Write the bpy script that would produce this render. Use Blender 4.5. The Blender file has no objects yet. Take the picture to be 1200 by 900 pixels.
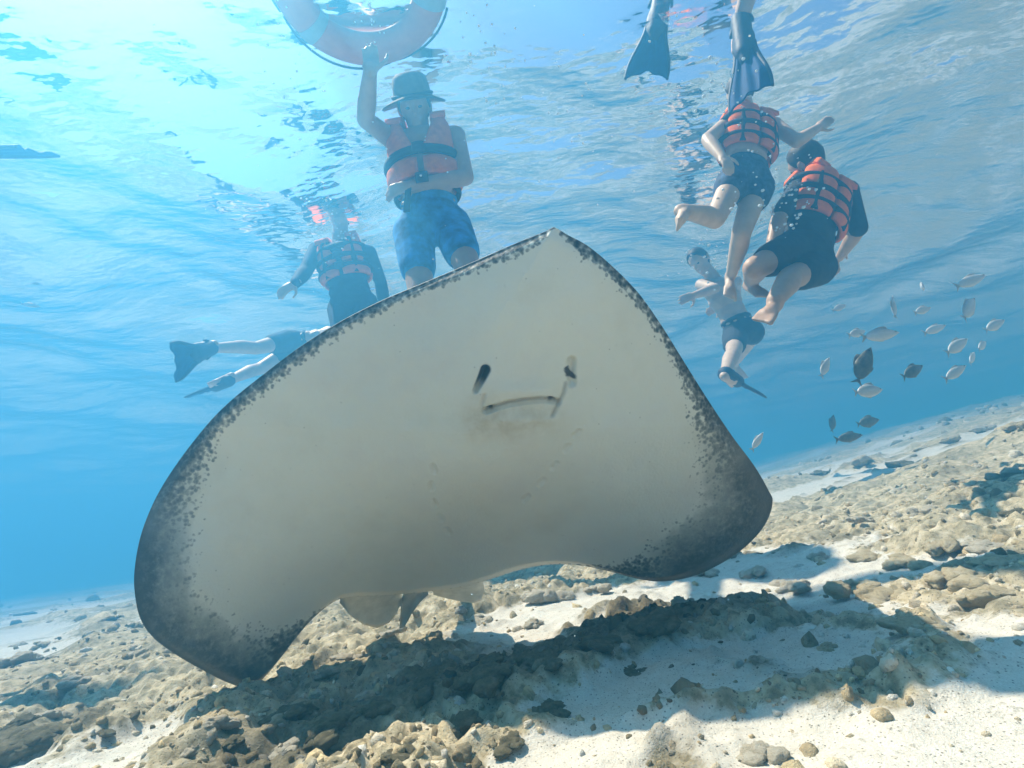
import bpy, bmesh, math, random
import numpy as np
from mathutils import Vector, Matrix, Quaternion

sc = bpy.context.scene
col = sc.collection
R = math.radians
rng = np.random.default_rng(7)
random.seed(7)

# ------------------------------------------------------------------ camera
CAM = np.array((0.0, 0.0, 0.30))
FPX = 590.0                      # focal length in pixels of the 1200x900 photograph
PITCH, ROLL = R(15.0), R(8.0)
_f = np.array((0, math.cos(PITCH), math.sin(PITCH)))
_r0 = np.array((1.0, 0, 0))
_u0 = np.array((0, -math.sin(PITCH), math.cos(PITCH)))
_r = _r0 * math.cos(ROLL) - _u0 * math.sin(ROLL)
_u = _u0 * math.cos(ROLL) + _r0 * math.sin(ROLL)
cam_d = bpy.data.cameras.new('camera')
cam_d.sensor_width = 36.0
cam_d.lens = 36.0 * FPX / 1200.0
cam_d.clip_start = 0.02
cam_d.clip_end = 500
cam = bpy.data.objects.new('camera', cam_d)
col.objects.link(cam)
M = Matrix(((_r[0], _u[0], -_f[0], CAM[0]), (_r[1], _u[1], -_f[1], CAM[1]), (_r[2], _u[2], -_f[2], CAM[2]), (0, 0, 0, 1)))
cam.matrix_world = M
sc.camera = cam

# ------------------------------------------------------------------ light
SUN_EL, SUN_AZ = R(64), R(-62)           # azimuth measured from +Y towards +X
world = bpy.data.worlds.new('World')
sc.world = world
world.use_nodes = True
nt = world.node_tree
sky = nt.nodes.new('ShaderNodeTexSky')
sky.sky_type = 'NISHITA'
sky.sun_disc = False
sky.sun_elevation = SUN_EL
sky.sun_rotation = SUN_AZ
bg = nt.nodes['Background']
bg.inputs['Strength'].default_value = 0.08
nt.links.new(sky.outputs[0], bg.inputs['Color'])
sun_d = bpy.data.lights.new('sun', 'SUN')
sun_d.energy = 5.0
sun_d.angle = R(0.6)
sun_d.color = (1.0, 0.88, 0.70)
sun = bpy.data.objects.new('sun', sun_d)
col.objects.link(sun)
to_sun = Vector((math.sin(SUN_AZ) * math.cos(SUN_EL), math.cos(SUN_AZ) * math.cos(SUN_EL), math.sin(SUN_EL)))
sun.rotation_euler = to_sun.to_track_quat('Z', 'Y').to_euler()
sun.location = to_sun * 20

sc.view_settings.view_transform = 'Standard'
sc.view_settings.look = 'None'
sc.view_settings.gamma = 1.0
sc.view_settings.use_curve_mapping = False
sc.view_settings.exposure = 1.45
sc.render.engine = 'CYCLES'
cy = sc.cycles
cy.use_denoising = True
cy.denoiser = 'OPENIMAGEDENOISE'
cy.max_bounces = 6
cy.diffuse_bounces = 3
cy.glossy_bounces = 3
cy.transmission_bounces = 4
cy.volume_bounces = 2
cy.transparent_max_bounces = 12
cy.caustics_reflective = False
cy.caustics_refractive = False
cy.sample_clamp_indirect = 4.0

WATER_Z = CAM[2] + 2.25
HAZE_DENSITY = 0.18
HAZE_COLOR = (0.088, 0.42, 0.72)

# ------------------------------------------------------------------ helpers
def ray(px, py):
    d = _f + _r * ((px - 600) / FPX) + _u * ((450 - py) / FPX)
    return d                       # axis depth 1
def P(px, py, depth):              # point at axis depth
    return CAM + ray(px, py) * depth
def PH(px, py, hd):                # point at a horizontal forward distance
    d = ray(px, py)
    return CAM + d * (hd / d[1])
def PZ(px, py, z):                 # point at a height
    d = ray(px, py)
    return CAM + d * ((z - CAM[2]) / d[2])
def IK(parent, px, py, L, near=True):
    d = ray(px, py); d = d / np.linalg.norm(d)
    oc = CAM - parent
    b = d @ oc
    disc = b * b - (oc @ oc - L * L)
    t = -b if disc < 0 else (-b - math.sqrt(disc) if near else -b + math.sqrt(disc))
    p = CAM + d * t
    v = p - parent
    n = np.linalg.norm(v)
    if n > L * 1.12: p = parent + v / n * L * 1.12
    return p
def V(*a): return np.array(a, float)
def nrm(v):
    v = np.asarray(v, float); return v / max(np.linalg.norm(v), 1e-9)

def _hash(ix, iy, iz, k):
    h = (ix * 374761393 + iy * 668265263 + iz * 1274126177 + k * 974634599) & 0xffffffff
    h = ((h ^ (h >> 13)) * 1274126177) & 0xffffffff
    h = (h ^ (h >> 16)) & 0xffff
    return h / 65535.0
def vnoise(p, seed=0):
    """smooth value noise -1..1 of (n,3) points"""
    p = np.asarray(p, float)
    i = np.floor(p).astype(np.int64); f = p - i
    f = f * f * f * (f * (f * 6 - 15) + 10)
    out = 0
    for dx in (0, 1):
        wx = f[:, 0] if dx else 1 - f[:, 0]
        for dy in (0, 1):
            wy = f[:, 1] if dy else 1 - f[:, 1]
            for dz in (0, 1):
                wz = f[:, 2] if dz else 1 - f[:, 2]
                out = out + wx * wy * wz * _hash(i[:, 0] + dx, i[:, 1] + dy, i[:, 2] + dz, seed)
    return out * 2 - 1
def fbm(p, octv=4, gain=0.5, seed=0):
    a, s, out, tot = 1.0, 1.0, 0, 0
    for o in range(octv):
        out = out + a * vnoise(np.asarray(p) * s + 17.3 * o, seed + o)
        tot += a; a *= gain; s *= 2.03
    return out / tot
def domes(x, y, scale, seed):
    """rounded knobs with creases between them, 0..1"""
    px_, py_ = x * scale, y * scale
    ix, iy = np.floor(px_).astype(np.int64), np.floor(py_).astype(np.int64)
    best = np.zeros_like(px_)
    for dx in (-1, 0, 1):
        for dy in (-1, 0, 1):
            cx, cy_ = ix + dx, iy + dy; zz = 0 * ix
            d2 = (px_ - cx - _hash(cx, cy_, zz, seed)) ** 2 + (py_ - cy_ - _hash(cx, cy_, zz, seed + 1)) ** 2
            r_ = .45 + .55 * _hash(cx, cy_, zz, seed + 2)
            h_ = np.sqrt(np.clip(1 - d2 / (r_ * r_), 0, 1)) * r_
            best = np.maximum(best, h_)
    return best
def sstep(a, b, x):
    t = np.clip((np.asarray(x, float) - a) / (b - a), 0, 1)
    return t * t * (3 - 2 * t)

def tag(o, label=None, cat=None, group=None, kind=None):
    if label: o['label'] = label
    if cat: o['category'] = cat
    if group: o['group'] = group
    if kind: o['kind'] = kind
    return o
def link(name, me, mat=None, parent=None, smooth=True):
    o = bpy.data.objects.new(name, me)
    col.objects.link(o)
    if mat is not None and len(me.materials) == 0: me.materials.append(mat)
    if parent is not None:
        o.parent = parent
        o.matrix_parent_inverse = parent.matrix_world.inverted()
    if smooth and len(me.polygons):
        me.polygons.foreach_set('use_smooth', np.ones(len(me.polygons), bool))
    return o
def mesh_np(name, verts, faces):
    """verts (n,3), faces (m,3) or (m,4) arrays"""
    me = bpy.data.meshes.new(name)
    verts = np.asarray(verts, np.float32); faces = np.asarray(faces, np.int32)
    k = faces.shape[1]
    me.vertices.add(len(verts)); me.vertices.foreach_set('co', verts.ravel())
    me.loops.add(faces.size); me.loops.foreach_set('vertex_index', faces.ravel())
    me.polygons.add(len(faces)); me.polygons.foreach_set('loop_start', np.arange(0, faces.size, k, dtype=np.int32))
    me.update(calc_edges=True)
    return me
def grid_faces(nu, nv, wrap_u=False, off=0):
    uu = np.arange(nu if wrap_u else nu - 1); vv = np.arange(nv - 1)
    U, W = np.meshgrid(uu, vv, indexing='ij')
    U = U.ravel(); W = W.ravel(); U2 = (U + 1) % nu
    return np.stack([U * nv + W, U2 * nv + W, U2 * nv + W + 1, U * nv + W + 1], 1) + off
def attr(me, name, vals):
    a = me.attributes.new(name, 'FLOAT', 'POINT'); a.data.foreach_set('value', np.asarray(vals, np.float32))
def attr_col(me, name, vals):
    a = me.attributes.new(name, 'FLOAT_COLOR', 'POINT')
    v = np.ones((len(vals), 4), np.float32); v[:, :3] = vals
    a.data.foreach_set('color', v.ravel())
_ico = {}
def ico(sub):
    if sub not in _ico:
        bm = bmesh.new(); bmesh.ops.create_icosphere(bm, subdivisions=sub, radius=1)
        bm.verts.ensure_lookup_table()
        _ico[sub] = (np.array([v.co[:] for v in bm.verts]), np.array([[v.index for v in f.verts] for f in bm.faces]))
        bm.free()
    return _ico[sub]

class Geo:
    """collects triangles"""
    def __init__(s): s.v = []; s.f = []; s.n = 0
    def add(s, v, f):
        f = np.asarray(f)
        if f.shape[1] == 4: f = np.concatenate([f[:, [0, 1, 2]], f[:, [0, 2, 3]]])
        s.v.append(np.asarray(v, float)); s.f.append(f + s.n); s.n += len(v)
        return s
    def ball(s, c, r, axes=None, sub=2):
        v, f = ico(sub)
        v = v * np.asarray(r, float)
        if axes is not None: v = v @ np.asarray(axes)
        return s.add(v + c, f)
    def cap(s, a, b, r1, r2, n=14, balls=True):
        a = np.asarray(a, float); b = np.asarray(b, float)
        d = nrm(b - a); h = np.array((0, 0, 1.0)) if abs(d[2]) < .9 else np.array((1.0, 0, 0))
        x = nrm(np.cross(h, d)); y = np.cross(d, x)
        t = np.linspace(0, 2 * math.pi, n, endpoint=False)
        ring = np.cos(t)[:, None] * x + np.sin(t)[:, None] * y
        v = np.concatenate([a + ring * r1, b + ring * r2, [a, b]])
        f = []
        for i in range(n):
            j = (i + 1) % n
            f += [[i, j, n + j], [i, n + j, n + i], [2 * n, j, i], [2 * n + 1, n + i, n + j]]
        s.add(v, np.array(f))
        if balls: s.ball(a, r1); s.ball(b, r2)
        return s
    def tube(s, pts, r, n=8):
        pts = np.asarray(pts, float); m = len(pts)
        rr = np.full(m, r) if np.isscalar(r) else np.asarray(r)
        T = np.gradient(pts, axis=0); T /= np.linalg.norm(T, axis=1)[:, None] + 1e-9
        u = nrm(np.cross(T[0], (0.3, 0.2, 1)))
        vs = []
        for i in range(m):
            u = nrm(u - T[i] * (u @ T[i])); w = np.cross(T[i], u)
            t = np.linspace(0, 2 * math.pi, n, endpoint=False)
            vs.append(pts[i] + rr[i] * (np.cos(t)[:, None] * u + np.sin(t)[:, None] * w))
        v = np.concatenate(vs + [pts[:1], pts[-1:]])
        f = []
        for i in range(m - 1):
            for k in range(n):
                l = (k + 1) % n
                f += [[i * n + k, i * n + l, (i + 1) * n + l], [i * n + k, (i + 1) * n + l, (i + 1) * n + k]]
        for k in range(n):
            l = (k + 1) % n
            f += [[m * n, l, k], [m * n + 1, (m - 1) * n + k, (m - 1) * n + l]]
        return s.add(v, np.array(f))
    def shell(s, front, back):
        """front, back: (nu,nv,3) grids -> closed slab"""
        nu, nv = front.shape[:2]
        A = front.reshape(-1, 3); B = back.reshape(-1, 3); n = nu * nv
        q = grid_faces(nu, nv)
        f = [q, q[:, ::-1] + n]
        idx = np.arange(n).reshape(nu, nv)
        b = np.concatenate([idx[:, 0], idx[-1, 1:], idx[::-1, -1][1:], idx[0, ::-1][1:-1]])
        b2 = np.roll(b, -1)
        f.append(np.stack([b2, b, b + n, b2 + n], 1))
        return s.add(np.concatenate([A, B]), np.concatenate(f))
    def mesh(s, name):
        return mesh_np(name, np.concatenate(s.v), np.concatenate(s.f))
    def obj(s, name, mat, parent=None, smooth=True):
        return link(name, s.mesh(name), mat, parent, smooth)
    def fused(s, name, mat, parent=None, voxel=0.008, smooth=2):
        """one continuous surface through a voxel remesh"""
        me = s.mesh(name)
        o = bpy.data.objects.new(name, me); col.objects.link(o)
        m = o.modifiers.new('r', 'REMESH'); m.mode = 'VOXEL'; m.voxel_size = voxel; m.use_smooth_shade = True
        if smooth:
            m = o.modifiers.new('s', 'SMOOTH'); m.factor = 0.5; m.iterations = smooth
        dg = bpy.context.evaluated_depsgraph_get()
        me2 = bpy.data.meshes.new_from_object(o.evaluated_get(dg))
        bpy.data.objects.remove(o); bpy.data.meshes.remove(me)
        return link(name, me2, mat, parent)

# ------------------------------------------------------------------ materials
class Mat:
    def __init__(s, name, rough=0.8, color=(.5, .5, .5), spec=0.3):
        s.m = bpy.data.materials.new(name); s.m.use_nodes = True
        s.t = s.m.node_tree; s.b = s.t.nodes['Principled BSDF']
        s.b.inputs['Roughness'].default_value = rough
        s.b.inputs['Specular IOR Level'].default_value = spec
        s.b.inputs['Base Color'].default_value = (*color, 1)
        s.tc = None
    def n(s, typ, **kw):
        nd = s.t.nodes.new(typ)
        for k, v in kw.items():
            if k.startswith('i_'):
                key = k[2:].replace('_', ' ')
                nd.inputs[int(key) if key.isdigit() else key].default_value = v
            else: setattr(nd, k, v)
        return nd
    def l(s, a, b): s.t.links.new(a, b)
    def coord(s, out='Object'):
        if s.tc is None: s.tc = s.n('ShaderNodeTexCoord')
        return s.tc.outputs[out]
    def noise(s, scale, detail=4, rough=0.6, out='Object', vec=None):
        nd = s.n('ShaderNodeTexNoise'); nd.inputs['Scale'].default_value = scale
        nd.inputs['Detail'].default_value = detail; nd.inputs['Roughness'].default_value = rough
        s.l(vec if vec is not None else s.coord(out), nd.inputs['Vector']); return nd.outputs['Fac']
    def voro(s, scale, feature='F1', out='Object'):
        nd = s.n('ShaderNodeTexVoronoi', feature=feature); nd.inputs['Scale'].default_value = scale
        s.l(s.coord(out), nd.inputs['Vector']); return nd
    def ramp(s, fac, stops):
        nd = s.n('ShaderNodeValToRGB'); e = nd.color_ramp.elements
        while len(e) > 1: e.remove(e[0])
        for i, (p, c) in enumerate(stops):
            x = e[0] if i == 0 else e.new(p)
            x.position = p; x.color = (*c, 1) if len(c) == 3 else c
        s.l(fac, nd.inputs[0]); return nd.outputs[0]
    def math(s, op, a, b=None, c=None, clamp=False):
        nd = s.n('ShaderNodeMath', operation=op); nd.use_clamp = clamp
        for i, x in enumerate((a, b, c)):
            if x is None: continue
            if isinstance(x, (int, float)): nd.inputs[i].default_value = x
            else: s.l(x, nd.inputs[i])
        return nd.outputs[0]
    def mix(s, fac, a, b, blend='MIX'):
        nd = s.n('ShaderNodeMix', data_type='RGBA', blend_type=blend)
        for sock, x in ((nd.inputs[0], fac), (nd.inputs[6], a), (nd.inputs[7], b)):
            if isinstance(x, (int, float)): sock.default_value = x
            elif isinstance(x, tuple): sock.default_value = (*x, 1)
            else: s.l(x, sock)
        return nd.outputs[2]
    def attr(s, name, out='Fac'):
        nd = s.n('ShaderNodeAttribute'); nd.attribute_name = name; return nd.outputs[out]
    def col(s, c): s.l(c, s.b.inputs['Base Color']); return s
    def bump(s, h, strength=0.5, dist=0.01):
        nd = s.n('ShaderNodeBump'); nd.inputs['Strength'].default_value = strength; nd.inputs['Distance'].default_value = dist
        s.l(h, nd.inputs['Height']); s.l(nd.outputs[0], s.b.inputs['Normal']); return s

def cloth(name, c, var=0.25, scale=30, rough=0.85):
    m = Mat(name, rough)
    f = m.noise(scale, 5)
    m.col(m.ramp(f, [(0.3, tuple(x * (1 - var) for x in c)), (0.7, tuple(min(1, x * (1 + var)) for x in c))]))
    m.bump(m.noise(scale * 3, 3), 0.3, 0.004)
    return m.m
def skin_mat(name, c):
    m = Mat(name, 0.5, spec=0.4)
    f = m.noise(14, 4)
    m.col(m.ramp(f, [(0.3, tuple(x * 0.85 for x in c)), (0.7, tuple(x * 1.12 for x in c))]))
    m.b.inputs['Subsurface Weight'].default_value = 0.0
    m.bump(m.noise(120, 2), 0.15, 0.002)
    return m.m
MAT = dict(
    skin=skin_mat('skin', (.50, .33, .23)), skin_pale=skin_mat('skin_pale', (.62, .46, .34)),
    orange=cloth('orange_nylon', (.90, .17, .02)), black=cloth('black_webbing', (.02, .022, .03)),
    blue_shorts=cloth('blue_printed_cloth', (.04, .24, .52), .7, 16), dark_shorts=cloth('charcoal_cloth', (.03, .035, .045)),
    wetsuit=cloth('navy_neoprene', (.025, .045, .085)), swimsuit=cloth('patterned_swimwear', (.05, .09, .16), .7, 40),
    hat=cloth('khaki_hat_cloth', (.13, .115, .09)), hair=cloth('dark_hair', (.03, .022, .016), .5, 60, .6),
    white=cloth('white_cloth', (.75, .75, .72), .08), grey=cloth('grey_reflective', (.34, .37, .39), .1, 20, .4),
    buckle=Mat('buckle_plastic', .4, (.03, .03, .035)).m, rope=cloth('dark_rope', (.04, .05, .07), .4, 80),
    eye=Mat('eye', .15, (.02, .02, .02), .6).m, glass=Mat('mask_lens', .08, (.04, .06, .07), .7).m,
    red=cloth('red_cloth', (.55, .06, .05)),
)

# ------------------------------------------------------------------ the setting: seabed, water surface, water body
_s0 = PZ(1090, 800, 0.12)
_s1 = PZ(850, 800, 0.0)
_s2 = PZ(800, 890, 0.02)
def sand_mask(x, y):
    """1 on clean sand, 0 on rubble"""
    n = fbm(np.stack([x * 1.3, y * 1.3, 0 * x], 1), 4, seed=31)
    n2 = fbm(np.stack([x * 5, y * 5, 0 * x], 1), 3, seed=35)
    d0 = np.hypot((x - _s0[0] - .15) / 0.50, (y - _s0[1] + .06) / 0.28)
    d1 = np.hypot((x - _s1[0]) / 0.33, (y - _s1[1] + .04) / 0.17)
    d2 = np.hypot((x - _s2[0]) / 0.26, (y - _s2[1]) / 0.11)
    a = np.maximum(np.maximum(1.25 - d0, 1.05 - d1), 1.2 - d2) + n2 * 0.35
    near = sstep(0.0, 0.45, a)
    far = sstep(0.18, 0.42, n + sstep(2.2, 4.5, np.hypot(x, y)) * (.42 - .2 * sstep(.5, 2.5, x))) * 0.9
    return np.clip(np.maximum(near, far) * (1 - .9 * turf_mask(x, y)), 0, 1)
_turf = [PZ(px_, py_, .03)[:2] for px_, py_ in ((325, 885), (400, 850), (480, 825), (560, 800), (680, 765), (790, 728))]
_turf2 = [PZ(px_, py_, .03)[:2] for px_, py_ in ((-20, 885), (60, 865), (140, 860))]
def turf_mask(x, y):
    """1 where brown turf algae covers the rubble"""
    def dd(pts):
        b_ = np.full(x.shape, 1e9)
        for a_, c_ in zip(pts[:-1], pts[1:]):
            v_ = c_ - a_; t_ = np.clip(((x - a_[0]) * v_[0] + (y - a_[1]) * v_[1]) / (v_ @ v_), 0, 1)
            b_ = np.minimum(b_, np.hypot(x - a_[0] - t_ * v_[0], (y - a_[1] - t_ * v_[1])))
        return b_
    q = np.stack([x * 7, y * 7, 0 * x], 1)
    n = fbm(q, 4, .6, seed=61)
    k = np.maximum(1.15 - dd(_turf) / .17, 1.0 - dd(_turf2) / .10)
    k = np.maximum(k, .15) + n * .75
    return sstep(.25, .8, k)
def ground(x, y, fine=True):
    x = np.atleast_1d(np.asarray(x, float)); y = np.atleast_1d(np.asarray(y, float))
    q = np.stack([x, y, 0 * x], 1)
    dist = np.hypot(x, y)
    z = 0.085 * np.log1p(np.exp((x - 0.35) * 3.0)) / 3.0 * 1.5
    z = np.where((x - 0.35) * 3 > 30, 0.1275 * (x - .35), z)
    z = np.minimum(z, 1.3 + 0.02 * x)
    z = z + fbm(q * 0.55, 3, seed=3) * 0.10 * sstep(1.5, 5, dist)
    z = z + fbm(q * 1.7, 3, seed=5) * 0.035
    rub = 1 - sand_mask(x, y)
    if fine:
        l = fbm(q * 5, 4, .55, seed=9)
        wx_ = x + .02 * vnoise(q * 30, 91); wy_ = y + .02 * vnoise(q * 30, 92)
        z = z + rub * (0.045 * l + .015)
        z = z + rub * (0.034 * domes(wx_, wy_, 13, 1) + 0.020 * domes(wx_, wy_, 31, 5) * (1 - sstep(2, 4, dist)) - .02)
        z = z + rub * 0.012 * fbm(q * 44, 2, .6, seed=17) * (1 - sstep(1.5, 3, dist))
        z = z + (1 - rub) * fbm(q * 9, 4, .6, seed=14) * 0.014
        big = sstep(2.0, 5.0, dist)
        z = z + big * rub * np.abs(fbm(q * 1.6, 4, .6, seed=21)) * 0.16
    return z

def spread(n, first, ratio_to):
    """n growing steps from a first step out to a distance"""
    lo_, hi_ = 1.0001, 1.6
    for _ in range(60):
        m_ = (lo_ + hi_) / 2
        if first * (m_ ** n - 1) / (m_ - 1) < ratio_to: lo_ = m_
        else: hi_ = m_
    return np.cumsum(first * lo_ ** np.arange(n))
gx = np.linspace(-1.35, 1.95, 440); st = gx[1] - gx[0]
gx = np.r_[(gx[0] - spread(64, st, 40))[::-1], gx, gx[-1] + spread(64, st, 40)]
gy = np.linspace(.45, 2.3, 310); st = gy[1] - gy[0]
gy = np.r_[(gy[0] - spread(26, st * 2, 5))[::-1], gy, gy[-1] + spread(170, st, 40)]
nu, nv = len(gx), len(gy)
GX, GY = np.meshgrid(gx, gy, indexing='ij')
gz = ground(GX.ravel(), GY.ravel())
me = mesh_np('seabed', np.stack([GX.ravel(), GY.ravel(), gz], 1), grid_faces(nu, nv))
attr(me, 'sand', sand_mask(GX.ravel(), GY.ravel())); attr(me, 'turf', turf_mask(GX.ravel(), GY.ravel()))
m = Mat('seabed_sand_and_rubble', 0.9, spec=0.15)
fine_n = m.noise(420, 3, .7); mid = m.noise(38, 5, .65); big = m.noise(6, 4, .6)
sandc = m.ramp(m.math('MULTIPLY_ADD', fine_n, 0.6, m.math('MULTIPLY', mid, 0.4)),
               [(.28, (.36, .32, .25)), (.42, (.60, .55, .46)), (.6, (.70, .66, .57)), (.8, (.78, .75, .68))])
rubc = m.ramp(mid, [(.25, (.12, .10, .06)), (.38, (.32, .26, .155)), (.5, (.54, .45, .29)), (.62, (.65, .56, .40)), (.78, (.68, .63, .53))])
rubc = m.mix(m.ramp(big, [(.42, (0, 0, 0)), (.62, (1, 1, 1))]), rubc, m.mix(0.45, rubc, (.14, .14, .10)))
sa = m.math('ADD', m.attr('sand'), m.math('MULTIPLY', m.math('SUBTRACT', mid, .5), .9))
c = m.mix(m.ramp(sa, [(.35, (0, 0, 0)), (.6, (1, 1, 1))]), rubc, sandc)
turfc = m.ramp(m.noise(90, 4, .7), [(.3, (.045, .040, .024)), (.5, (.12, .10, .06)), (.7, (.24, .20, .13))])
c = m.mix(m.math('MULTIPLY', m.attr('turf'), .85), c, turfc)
c = m.mix(m.ramp(m.noise(55, 4, .75), [(.60, (0, 0, 0)), (.72, (1, 1, 1))]), c, m.mix(.55, c, (.13, .11, .075)))
grain = m.voro(170)
c = m.mix(m.ramp(grain.outputs['Distance'], [(.13, (1, 1, 1)), (.24, (0, 0, 0))]), c, m.mix(.75, c, (.09, .075, .05)))
m.col(c)
hgt = m.math('ADD', m.math('MULTIPLY', m.noise(140, 5, .7), .7), m.math('MULTIPLY', fine_n, .35))
m.bump(m.math('ADD', hgt, m.math('MULTIPLY', m.noise(60, 4, .65), .5)), .7, .008)
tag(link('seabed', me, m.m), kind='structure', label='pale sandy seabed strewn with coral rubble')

# water surface: a sheet of real waves
WV = []
wr = np.random.default_rng(11)
for i in range(54):
    lam = 0.34 * (3.4 / 0.34) ** (wr.random() ** 1.15)
    th = R(-35) + wr.normal() * 0.75
    k = 2 * math.pi / lam
    WV.append((k * math.cos(th), k * math.sin(th), wr.random() * 6.28, 0.030 * (lam / 1.0) ** 0.25 / k))
def wave(x, y):
    z = 0 * x
    for kx, ky, ph, am in WV: z = z + am * np.sin(kx * x + ky * y + ph)
    return z
def wave_z(x, y): return WATER_Z + float(wave(np.array([x]), np.array([y]))[0])
nu, nv = 370, 370
wx = np.sinh(np.linspace(-1, 1, nu) * 3.6) / math.sinh(3.6) * 40
wy = np.sinh(np.linspace(-.62, 1, nv) * 3.6) / math.sinh(3.6) * 40 + 2.0
WX, WY = np.meshgrid(wx, wy, indexing='ij')
fade = 1 - sstep(10, 30, np.hypot(WX, WY))
WZ = WATER_Z + wave(WX, WY) * fade
me = mesh_np('water_surface', np.stack([WX.ravel(), WY.ravel(), WZ.ravel()], 1), grid_faces(nu, nv))
wm = bpy.data.materials.new('water_surface'); wm.use_nodes = True
t = wm.node_tree; t.nodes.clear()
out = t.nodes.new('ShaderNodeOutputMaterial'); mx = t.nodes.new('ShaderNodeMixShader')
tr = t.nodes.new('ShaderNodeBsdfTransparent'); gl = t.nodes.new('ShaderNodeBsdfGlossy'); fr = t.nodes.new('ShaderNodeFresnel')
gl.inputs['Roughness'].default_value = 0.06
fr.inputs['IOR'].default_value = 1.333
tc = t.nodes.new('ShaderNodeTexCoord'); nz = t.nodes.new('ShaderNodeTexNoise'); bp = t.nodes.new('ShaderNodeBump')
mp = t.nodes.new('ShaderNodeMapping'); mp.inputs['Rotation'].default_value = (0, 0, R(35)); mp.inputs['Scale'].default_value = (1.0, 2.1, 1)
nz.inputs['Scale'].default_value = 3.4; nz.inputs['Detail'].default_value = 2.5; nz.inputs['Roughness'].default_value = .55
bp.inputs['Strength'].default_value = 0.24; bp.inputs['Distance'].default_value = 0.12
t.links.new(tc.outputs['Object'], mp.inputs[0]); t.links.new(mp.outputs[0], nz.inputs['Vector']); t.links.new(nz.outputs['Fac'], bp.inputs['Height'])
t.links.new(bp.outputs[0], fr.inputs['Normal']); t.links.new(bp.outputs[0], gl.inputs['Normal'])
t.links.new(fr.outputs[0], mx.inputs[0]); t.links.new(tr.outputs[0], mx.inputs[1]); t.links.new(gl.outputs[0], mx.inputs[2])
t.links.new(mx.outputs[0], out.inputs['Surface'])
tag(link('water', me, wm), kind='structure', label='rippled water surface seen from below')

# the body of water: one even volume round everything
bm = bmesh.new()
bmesh.ops.create_cube(bm, size=1)
z0, z1 = -2.2, WATER_Z + 0.75
bmesh.ops.transform(bm, verts=bm.verts, matrix=Matrix.Translation((0, 18, (z0 + z1) / 2)) @ Matrix.Diagonal((90, 70, z1 - z0, 1)))
me = bpy.data.meshes.new('haze'); bm.to_mesh(me); bm.free()
hm = bpy.data.materials.new('haze'); hm.use_nodes = True
t = hm.node_tree; t.nodes.clear()
out = t.nodes.new('ShaderNodeOutputMaterial'); pv = t.nodes.new('ShaderNodeVolumePrincipled')
pv.inputs['Color'].default_value = (*HAZE_COLOR, 1)
pv.inputs['Density'].default_value = HAZE_DENSITY
pv.inputs['Anisotropy'].default_value = 0.64
pv.inputs['Absorption Color'].default_value = (0, 0, 0, 1)
t.links.new(pv.outputs[0], out.inputs['Volume'])
tag(link('haze', me, hm, smooth=False), kind='stuff', label='blue hazy sea water fading into the distance')

# ------------------------------------------------------------------ coral rubble and rocks
def lump(sub, seed, amp=0.35, fq=1.6):
    v, f = ico(sub)
    n = fbm(v * fq + seed * 7.7, 4, .55, seed=seed)
    k = np.abs(fbm(v * fq * 2.4 + seed * 3.1, 3, .6, seed=seed + 50))
    r = 1 + amp * n + amp * 0.9 * (k - .25)
    return v * r[:, None], f
PAL = np.array([(.62, .52, .36), (.68, .60, .46), (.60, .48, .28), (.50, .39, .23), (.36, .30, .19), (.22, .18, .11), (.68, .64, .55), (.52, .46, .35)])
def scatter_rubble(n, lo, hi, ymin, ymax, seed, sub=1):
    r = np.random.default_rng(seed)
    y = ymin * (ymax / ymin) ** r.random(n)
    x = (r.random(n) * 2 - 1) * (y * 1.15 + .1) + 0.1 * y
    keep = r.random(n) > sand_mask(x, y) * (0.91 if hi < .02 else .97)
    cl = fbm(np.stack([x * 3, y * 3, 0 * x], 1), 3, seed=77)
    keep &= (cl + r.normal(size=n) * .35) > -0.15
    x, y = x[keep], y[keep]; n = len(x)
    z = ground(x, y)
    s = (lo + (hi - lo) * r.random(n) ** 3.2) * (0.75 + 0.35 * y)
    base = [lump(sub, 100 + i, .55, 1.7)[0] for i in range(8)]
    f = ico(sub)[1]; nvv = len(base[0])
    vs = np.empty((n, nvv, 3)); cs = np.empty((n, nvv, 3))
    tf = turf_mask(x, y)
    grime = fbm(np.stack([x * 2.2, y * 2.2, 0 * x], 1), 3, seed=88)
    for i in range(n):
        q = Quaternion((r.normal(), r.normal(), r.normal(), r.normal())); q.normalize()
        Rm = np.array(q.to_matrix())
        vs[i] = (base[i % 8] * (np.array((1, .75, .6)) * s[i] * (0.8 + .4 * r.random(3)))) @ Rm.T + (x[i], y[i], z[i] - s[i] * .22)
        k = r.integers(0, len(PAL)) if r.random() < .55 else (r.integers(3, 6) if grime[i] > .12 else r.integers(0, 3))
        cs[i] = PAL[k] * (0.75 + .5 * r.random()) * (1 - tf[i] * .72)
    F = (f[None] + (np.arange(n) * nvv)[:, None, None]).reshape(-1, 3)
    return vs.reshape(-1, 3), F, cs.reshape(-1, 3)
rm = Mat('coral_rubble', .92, spec=.12)
cc = rm.attr('tint', 'Color'); nn = rm.noise(70, 5, .7)
cc = rm.mix(rm.ramp(nn, [(.36, (1, 1, 1)), (.52, (0, 0, 0))]), cc, rm.mix(.6, cc, (.16, .13, .08)))
rm.col(cc); rm.bump(rm.noise(150, 4, .7), .9, .007)
vs, F, cs = [], [], []
off = 0
for args in ((6500, .003, .011, .5, 2.6, 1, 1), (4200, .006, .019, .5, 3.0, 4, 2), (2200, .008, .030, 2.5, 10, 2, 1)):
    A1 = scatter_rubble(*args); vs.append(A1[0]); F.append(A1[1] + off); cs.append(A1[2]); off += len(A1[0])
vs = np.concatenate(vs); F = np.concatenate(F); cs = np.concatenate(cs)
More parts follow.
